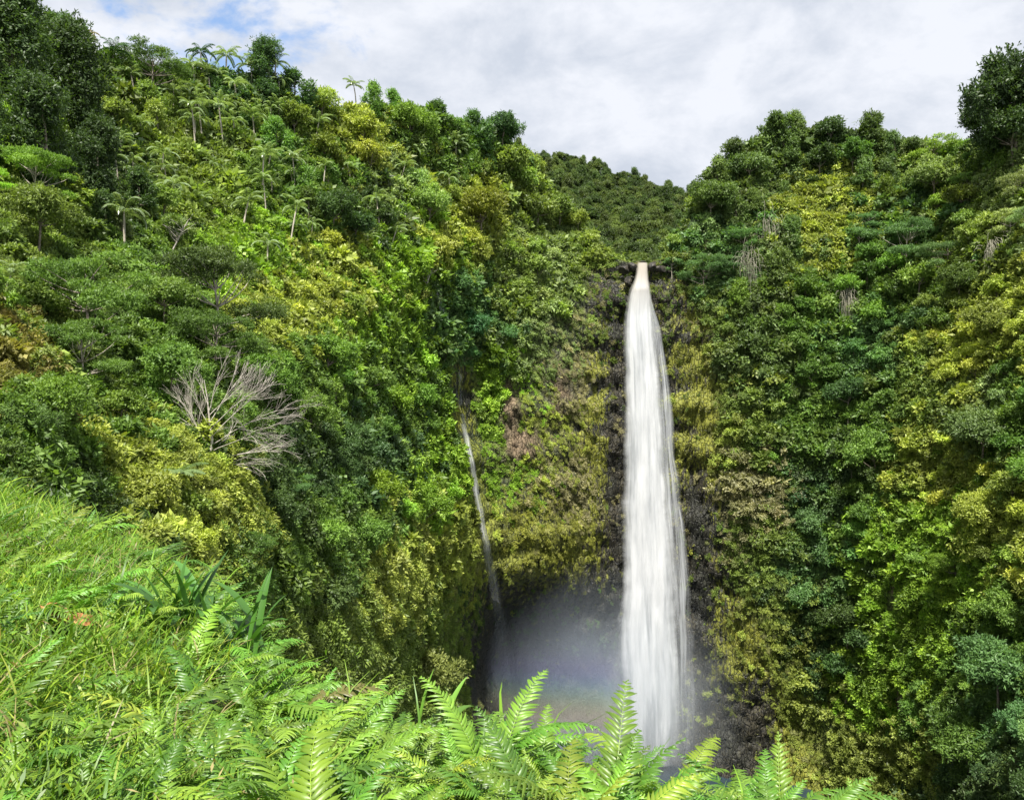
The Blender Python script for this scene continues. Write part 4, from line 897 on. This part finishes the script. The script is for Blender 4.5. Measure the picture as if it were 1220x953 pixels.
# ------------------------------------------------------------------ the near bank: grass and ferns
EDGE = [(-16,17),(-9,14.2),(-7,12.2),(-3.6,9.2),(-2.5,7.),(-1.75,5.9),(-1.1,5.5),(-.3,5.4),(.9,5.0),(1.35,4.8),(1.75,4.25),(2.4,3.4),(3.2,2.7),(6,1.5),(12,-1)]
def knoll_z(x, y):
    x = np.asarray(x, float); y = np.asarray(y, float)
    e = interp(x, EDGE); over = np.maximum(0, y-e+.35)
    z = -2.19-.13*(y-3)-.19*np.clip(x, -20, 0)-.13*np.clip(x, 0, 3)-.35*np.clip(x-2, 0, 20)+.18*fbm(x/1.6, y/1.6, 0, 12, 3)
    return z - 1.1*over**1.35*np.where(over < 6, 1, 1)
def knoll():
    xs = np.r_[np.arange(-34, -12, 1.), np.arange(-12, 6, .25), np.arange(6, 26, 1.)]; ys = np.r_[np.arange(-30, 0, 1.5), np.arange(0, 16, .25), np.arange(16, 30, 1.)]
    X, Y = np.meshgrid(xs, ys); Z = knoll_z(X, Y); Z = np.maximum(Z, -75-.0*Y)
    V = np.stack([X, Y, Z], -1).reshape(-1, 3); idx = np.arange(V.shape[0]).reshape(X.shape)
    Qk = np.stack([idx[:-1, :-1], idx[:-1, 1:], idx[1:, 1:], idx[1:, :-1]], -1).reshape(-1, 4)
    o = link(bpy.data.objects.new('ground', mesh_np('ground', V, Qk, mats=[plain_material('bank_soil', (.012, .02, .006), (.03, .045, .012), 3, .95)], smooth=True)))
    tag(o, 'grassy bank in front of the gorge', 'ground', kind='structure')
knoll()
# grass tufts
gt = [tuft('grass_tuft', 400+i, 46, .42, .012, 1.2, M_grass, .10, 4, .7) for i in range(3)]+[tuft('grass_tuft', 410, 26, .5, .02, 1.5, M_grass, .12, 4, .8)]
def leafy(seed, n=70):
    g = np.random.default_rng(seed); C = g.normal(0, .13, (n, 3)); C[:, 2] = g.uniform(.03, .42, n); A = rdir(n, g, .3); V, Fc = kites(C, A, np.tile([0, 0, 1.], (n, 1))+g.normal(0, .4, (n, 3)), g.uniform(.03, .075, n), g.uniform(.006, .014, n), .2)
    return mesh_np('leafy_tuft', V, Fc, tone=np.clip(g.normal(.5, .17, n), 0, 1), mats=[M_grass])
gt += [leafy(420), leafy(421, 60)]
n = 42000; gx = rng.uniform(-15, 5, n); gy = rng.uniform(1.0, 16, n)
vis = (gy < interp(gx, EDGE)+.9) & (np.abs(gx)/gy < .72)
# keep what is grass: left part; sparse among the ferns
pxg = CX+F*gx/gy; keep = rng.uniform(0, 1, n) < np.interp(pxg+ (gy-4)*12, [-100, 130, 270, 420, 1300], [1, .92, .22, .03, .0])
keep &= rng.uniform(0, 1, n) < np.clip(7/gy, .45, 1)
keep &= ~((np.abs(gx+3.2) < .34) & (np.abs(gy-5.62) < .32)); gx, gy = gx[vis & keep], gy[vis & keep]; n = len(gx); print('grass', n)
tt = np.array([(.10,.21,.018), (.145,.25,.022), (.065,.15,.018), (.21,.28,.035), (.24,.21,.09)])[rng.choice(5, n, p=[.37, .28, .2, .09, .06])]*rng.uniform(.75, 1.25, (n, 1))
hl = np.interp(gy, [2, 12], [.9, 1.25])
scatter('grass', 'lush bright green grass and small weeds on the near bank', 'grass', np.c_[gx, gy, knoll_z(gx, gy)-.02], np.c_[rng.normal(0, .2, (n, 2)), np.ones(n)], hl*rng.uniform(.7, 1.5, n), tt, rng.choice(6, n, p=[.26, .24, .22, .12, .09, .07]), gt, .2)

def frond(seed, L=.85, npair=27, arch=1.15, pl=.088):
    g = np.random.default_rng(seed); K = 12; s = np.linspace(0, 1, K); el = .95-arch*s**1.3+g.normal(0, .03, K); az = g.normal(0, .16)*s**2
    P0 = np.zeros((K, 3))
    for i in range(1, K): P0[i] = P0[i-1]+L/(K-1)*np.array([math.cos(el[i])*math.cos(az[i]), math.cos(el[i])*math.sin(az[i]), math.sin(el[i])])
    T_ = unit(np.gradient(P0, axis=0)); Vs, Fs, tn = [], [], []; k = 0
    t = np.linspace(.16, .985, npair)
    for ti in t:
        c = np.array([np.interp(ti, s, P0[:, j]) for j in range(3)]); f = unit(np.array([np.interp(ti, s, T_[:, j]) for j in range(3)]))
        side = unit(np.cross(f, [0, 0, 1.])); up = np.cross(side, f); hurt = g.random() < .06
        ln = pl*(min(1, .55+ti*2.2))*(1-ti**3.2)**.8+.006; w = .027*(.5+.5*ln/pl)
        for sg in (-1, 1):
            d = side*sg+f*(.28+.5*ti)+g.normal(0, .06, 3); d = unit(d+(g.normal(0, .3, 3) if hurt else 0)); wd = f; tone = np.clip(g.normal(.5, .10), 0, 1); lift = g.uniform(-.05, .45); ln = ln*(g.uniform(.3, .8) if g.random() < .05 else g.uniform(.9, 1.08)) if True else ln
            prof = [(0, .35), (.18, 1.), (.5, .9), (.78, .55), (1, .03)]
            for q, ww in prof:
                c0 = c+d*ln*q+up*(lift*ln*q-ln*.55*q*q)+f*ln*.16*q*q
                Vs += [c0-wd*w*ww*.5-up*.0025, c0+up*.0022, c0+wd*w*ww*.5-up*.0025]
            for j in range(4):
                for h in (0, 1):
                    b0 = k+3*j+h; Fs.append((b0, b0+1, b0+4, b0+3)); tn.append(tone)
            k += 15
    # midrib
    for i in range(K-1):
        side = unit(np.cross(T_[i], [0, 0, 1.]))*.0028*(1.3-i/K)
        Vs += [P0[i]-side, P0[i]+side, P0[i+1]+side*.9, P0[i+1]-side*.9]; Fs.append((k, k+1, k+2, k+3)); tn.append(.85); k += 4
    return mesh_np('fern_frond', np.array(Vs), np.array(Fs), tone=np.array(tn), mats=[M_fern])
FR = [frond(500+i, L=[.8, .9, .75, .95, .85, .7, .6, .88, .8, .72][i], npair=[27, 30, 25, 30, 28, 24, 22, 32, 26, 28][i], arch=[1.1, 1.35, .9, 1.2, 1.6, 1.0, .7, 1.45, 1.8, 1.25][i], pl=[.10, .11, .09, .12, .105, .095, .08, .10, .115, .085][i]) for i in range(10)]
def fern(x, y, s, nf, label, group=None, tint=None, lean=None):
    z = float(knoll_z(x, y)); e = empty('fern', (x, y, z)); tag(e, label, 'fern', group)
    base = np.array(tint or random.choice([(.095, .215, .022)]*4+[(.13, .23, .025), (.07, .17, .02)]))
    a0 = random.uniform(0, 6.28)
    for k in range(nf):
        o = bpy.data.objects.new('frond', random.choice(FR)); link(o, e)
        o.location = (random.gauss(0, .05), random.gauss(0, .05), 0)
        a = a0+k*2.4+random.uniform(-.3, .3)
        if lean is not None: a = lean+random.uniform(-1.1, 1.1)
        o.rotation_euler = (random.gauss(0, .15), random.uniform(-.5, .15), a); f = s*random.uniform(.75, 1.15); o.scale = (f, f, f)
        c = base*random.uniform(.65, 1.35)*np.array([random.uniform(.8, 1.35), 1, random.uniform(.8, 1.2)])
        if random.random() < .012: c = np.array([.13, .125, .035])
        o.color = (*c, 1)
    return e
FREG = [(120,800,'in the grass at the lower left'),(300,780,'below the broad-leaved plant'),(260,880,'at the bottom edge left of centre'),(420,860,'in front of the long pale leaves'),(520,840,'below the round olive bush'),
(480,930,'along the bottom edge below the round bush'),(600,900,'in the middle of the bottom edge'),(700,920,'below the pool'),(800,930,'below the foot of the falls'),(900,930,'right of the foot of the falls'),(1050,945,'at the lower right below the mossy slope'),
(60,640,'on the upper grassy bank by the left edge'),(220,680,'at the top rim of the bank above the broad leaves'),(330,740,'on the rim right of the broad leaves')]
placed = []; tries = 0
while len(placed) < 300 and tries < 30000:
    tries += 1
    x = random.uniform(-9, 4.2); y = random.uniform(1.5, 12)
    if y > float(interp(x, EDGE))+.35 or (abs(x+3.2*y/5.8) < .45*y/5.8 and 4.2 < y < 5.9): continue
    px = CX+F*x/y; zz = float(knoll_z(x, y))+.45; py = CY-F*zz/y
    if not (-60 < px < 1260 and py < 1080): continue
    dens = np.interp(px, [0, 120, 250, 1220], [.08, .35, 1, 1])
    if py < 700 and px < 260: dens = .15
    if random.random() > dens: continue
    if any((x-a)**2+(y-b)**2 < .205**2 for a, b in placed): continue
    placed.append((x, y)); r = min(FREG, key=lambda q: (q[0]-px)**2+(q[1]-py)**2)
    fern(x, y, random.choice([.6, .72, .84, .96])*random.uniform(.9, 1.1), random.randint(9, 13), 'glossy bright green fern '+r[2], 'ferns '+r[2])
print('ferns', len(placed))
fern(1.25, 4.5, .85, 7, 'arching fern with long fronds standing out against the dark pool right of the falls', lean=.2)
fern(1.55, 4.1, .7, 3, 'small fern tip pointing right over the pool', lean=.1)
fern(1.75, 3.75, .6, 3, 'small fern tips in front of the mossy lower right slope', lean=1.2)
fern(2.0, 3.55, .7, 5, 'pale small fern rising at the bottom edge near the lower right corner', lean=1.6, tint=(.13,.24,.05))
fern(-.32, 5.35, 1.15, 8, 'tall fern reaching up in front of the round olive bush')

def blade_mesh(seed, L, Wd, el, droop, mat, name='long_leaf'):
    g = np.random.default_rng(seed); K = 9; Vs, Fs = [], []; d = np.zeros(3); s = np.array([0, 1., 0])
    for j in range(K):
        t = j/(K-1); w = Wd*(math.sin(PI*min(1, t*.86+.14))**.7)*.5*(1 if t < .98 else .05); e = el-droop*t**1.5; n = np.array([-math.sin(e), 0, math.cos(e)])
        Vs += [d-s*w+n*w*.35, d, d+s*w+n*w*.35]; d = d+L/(K-1)*np.array([math.cos(e), 0, math.sin(e)])
    for j in range(K-1):
        for h in (0, 1): b0 = 3*j+h; Fs.append((b0, b0+1, b0+4, b0+3))
    return mesh_np(name, np.array(Vs), np.array(Fs), tone=np.full(len(Fs), .5), mats=[mat], smooth=True)
BL = [blade_mesh(i, [.55, .65, .5, .6][i], [.07, .075, .08, .05][i], [1.25, 1.1, .9, 1.3][i], [.5, 1.1, 1.5, .3][i], M_fern) for i in range(4)]
def broad_plant(x, y, s, nl, label, tint, lean=None, z0=0):
    e = empty('broadleaf_plant', (x, y, float(knoll_z(x, y))+z0)); tag(e, label, 'plant')
    for k in range(nl):
        o = bpy.data.objects.new('leaf', BL[k % 4]); link(o, e); o.location = (random.gauss(0, .12), random.gauss(0, .1), random.uniform(0, .15))
        a = k*2.4 if lean is None else lean+random.uniform(-.7, .7)
        o.rotation_euler = (0, random.uniform(-.15, .25), a); f = s*random.uniform(.75, 1.2); o.scale = (f, f, f); c = np.array(tint)*random.uniform(.75, 1.25); o.color = (*c, 1)
broad_plant(-2.6, 6.4, 1.0, 18, 'dark broad-leaved lily-like plant rising from the ferns on the bank', (.05,.14,.025), z0=.22)
broad_plant(-2.1, 6.2, .95, 15, 'second clump of dark broad leaves just right of the lily-like plant', (.055,.15,.025), z0=.2)
broad_plant(-1.55, 6.6, 1.15, 6, 'long pale green upright leaves on the rim left of the round bush', (.14,.26,.07), lean=.5, z0=.2)
broad_plant(-.5, 5.2, .7, 4, 'few long shiny leaves beneath the tall fern at the rim', (.10,.22,.03), lean=.8, z0=.2)

def dry_leaf():
    g = np.random.default_rng(9); Vs, Fs = [], []; K, J = 15, 6
    for i in range(K):
        t = i/(K-1); w = .085*math.sin(PI*t)**.6+.004
        for j in range(J):
            u = j/(J-1)*2-1; Vs.append((.5*t-.25, u*w*.8, .035*math.sin(t*7)+.05*(1-abs(u))-.03*math.sin(t*11+u*3)+.12*abs(u)*w))
    for i in range(K-1):
        for j in range(J-1): a_ = i*J+j; Fs.append((a_, a_+1, a_+J+1, a_+J))
    return mesh_np('dry_leaf', np.array(Vs), np.array(Fs), mats=[plain_material('dry_leaf', (.10, .035, .012), (.42, .22, .08), 14, .6)], smooth=True)
Yl = 5.8; o = link(bpy.data.objects.new('dry_leaf', dry_leaf())); xl = (82-CX)/F*Yl; o.location = (xl, Yl, (CY-742)/F*Yl+.05); o.rotation_euler = (R(35), R(8), R(-14)); o.scale = (.95, .8, 1.)
tag(o, 'curled orange-brown dead leaf lying on the grass at the left', 'dead leaf')

# ------------------------------------------------------------------ light, sky, camera
SUN_EL, SUN_AZ = R(60), R(186)      # azimuth of the sun clockwise from +y (north): behind the camera, to the left
sd = Vector((math.sin(SUN_AZ)*math.cos(SUN_EL), math.cos(SUN_AZ)*math.cos(SUN_EL), math.sin(SUN_EL)))
L = bpy.data.lights.new('sun', 'SUN'); L.energy = 5.0; L.angle = R(.5); L.color = (1, .955, .88)
lo = link(bpy.data.objects.new('sun', L)); lo.rotation_euler = sd.to_track_quat('Z', 'Y').to_euler()

wd = bpy.data.worlds.new('World'); sc.world = wd; wd.use_nodes = True; nt = wd.node_tree; nt.nodes.clear(); ns, lk = nt.nodes, nt.links
out = N(ns, 'ShaderNodeOutputWorld'); bg = N(ns, 'ShaderNodeBackground'); bg.inputs['Strength'].default_value = .12
sky = N(ns, 'ShaderNodeTexSky', sky_type='NISHITA'); sky.sun_disc = False; sky.sun_elevation = SUN_EL; sky.sun_rotation = SUN_AZ; sky.altitude = 350
tc = N(ns, 'ShaderNodeTexCoord')
def wn(scale, detail, rough, stretch, loc=(0, 0, 0), dist=0.):
    mp = N(ns, 'ShaderNodeMapping'); mp.inputs['Scale'].default_value = stretch; mp.inputs['Location'].default_value = loc; lk.new(tc.outputs['Generated'], mp.inputs['Vector'])
    z = N(ns, 'ShaderNodeTexNoise'); z.inputs['Scale'].default_value = scale; z.inputs['Detail'].default_value = detail; z.inputs['Roughness'].default_value = rough; z.inputs['Distortion'].default_value = dist
    lk.new(mp.outputs[0], z.inputs['Vector']); return z.outputs['Fac']
def wm(op, a, b):
    k = N(ns, 'ShaderNodeMath', operation=op)
    for i, q in enumerate((a, b)):
        if isinstance(q, (int, float)): k.inputs[i].default_value = q
        else: lk.new(q, k.inputs[i])
    return k.outputs[0]
cov = wn(9., 9, .58, (1, 1, 1.6), (3.1, 0, 1), .2)
gap = N(ns, 'ShaderNodeVectorMath', operation='DISTANCE'); lk.new(tc.outputs['Generated'], gap.inputs[0])
gd = Vector(((290-CX)/F, 1, (CY-0)/F)).normalized(); gap.inputs[1].default_value = gd
gr = N(ns, 'ShaderNodeMapRange', interpolation_type='SMOOTHSTEP'); gr.inputs['From Min'].default_value = .0; gr.inputs['From Max'].default_value = .30; gr.inputs['To Min'].default_value = -.005; gr.inputs['To Max'].default_value = .34; lk.new(gap.outputs['Value'], gr.inputs['Value'])
cv = wm('ADD', cov, gr.outputs[0])
cf = N(ns, 'ShaderNodeMapRange', interpolation_type='SMOOTHSTEP'); cf.inputs['From Min'].default_value = .42; cf.inputs['From Max'].default_value = .60; lk.new(cv, cf.inputs['Value'])
shade = wn(6.5, 9, .6, (1, 1, 1.7), (8, 2, 0), .2)
cc = N(ns, 'ShaderNodeValToRGB'); lk.new(shade, cc.inputs[0]); e = cc.color_ramp.elements
e[0].position = .38; e[0].color = (2.5, 2.72, 3.12, 1); e[1].position = .6; e[1].color = (3.52, 3.64, 3.92, 1)
mixc = N(ns, 'ShaderNodeMix', data_type='RGBA'); lk.new(cf.outputs[0], mixc.inputs[0]); lk.new(sky.outputs[0], mixc.inputs[6]); lk.new(cc.outputs[0], mixc.inputs[7])
lk.new(mixc.outputs[2], bg.inputs['Color']); lk.new(bg.outputs[0], out.inputs['Surface'])

cam = bpy.data.cameras.new('camera'); cam.sensor_width = 36; cam.lens = 36*F/1220; cam.clip_end = 5000; cam.clip_start = .05
co = link(bpy.data.objects.new('camera', cam)); co.location = (0, 0, 0); co.rotation_euler = (R(90), 0, 0); sc.camera = co
sc.render.resolution_x = 1024; sc.render.resolution_y = 799
vs = sc.view_settings; vs.view_transform = 'Standard'; vs.look = 'None'; vs.exposure = 1.1; vs.gamma = 1; vs.use_curve_mapping = False
sc.render.engine = 'CYCLES'; cy = sc.cycles
cy.max_bounces = 5; cy.diffuse_bounces = 3; cy.glossy_bounces = 2; cy.transmission_bounces = 3; cy.transparent_max_bounces = 12; cy.volume_bounces = 1
cy.use_denoising = True; cy.caustics_reflective = False; cy.caustics_refractive = False; cy.volume_step_rate = 4; cy.volume_max_steps = 64
cy.sample_clamp_indirect = 4
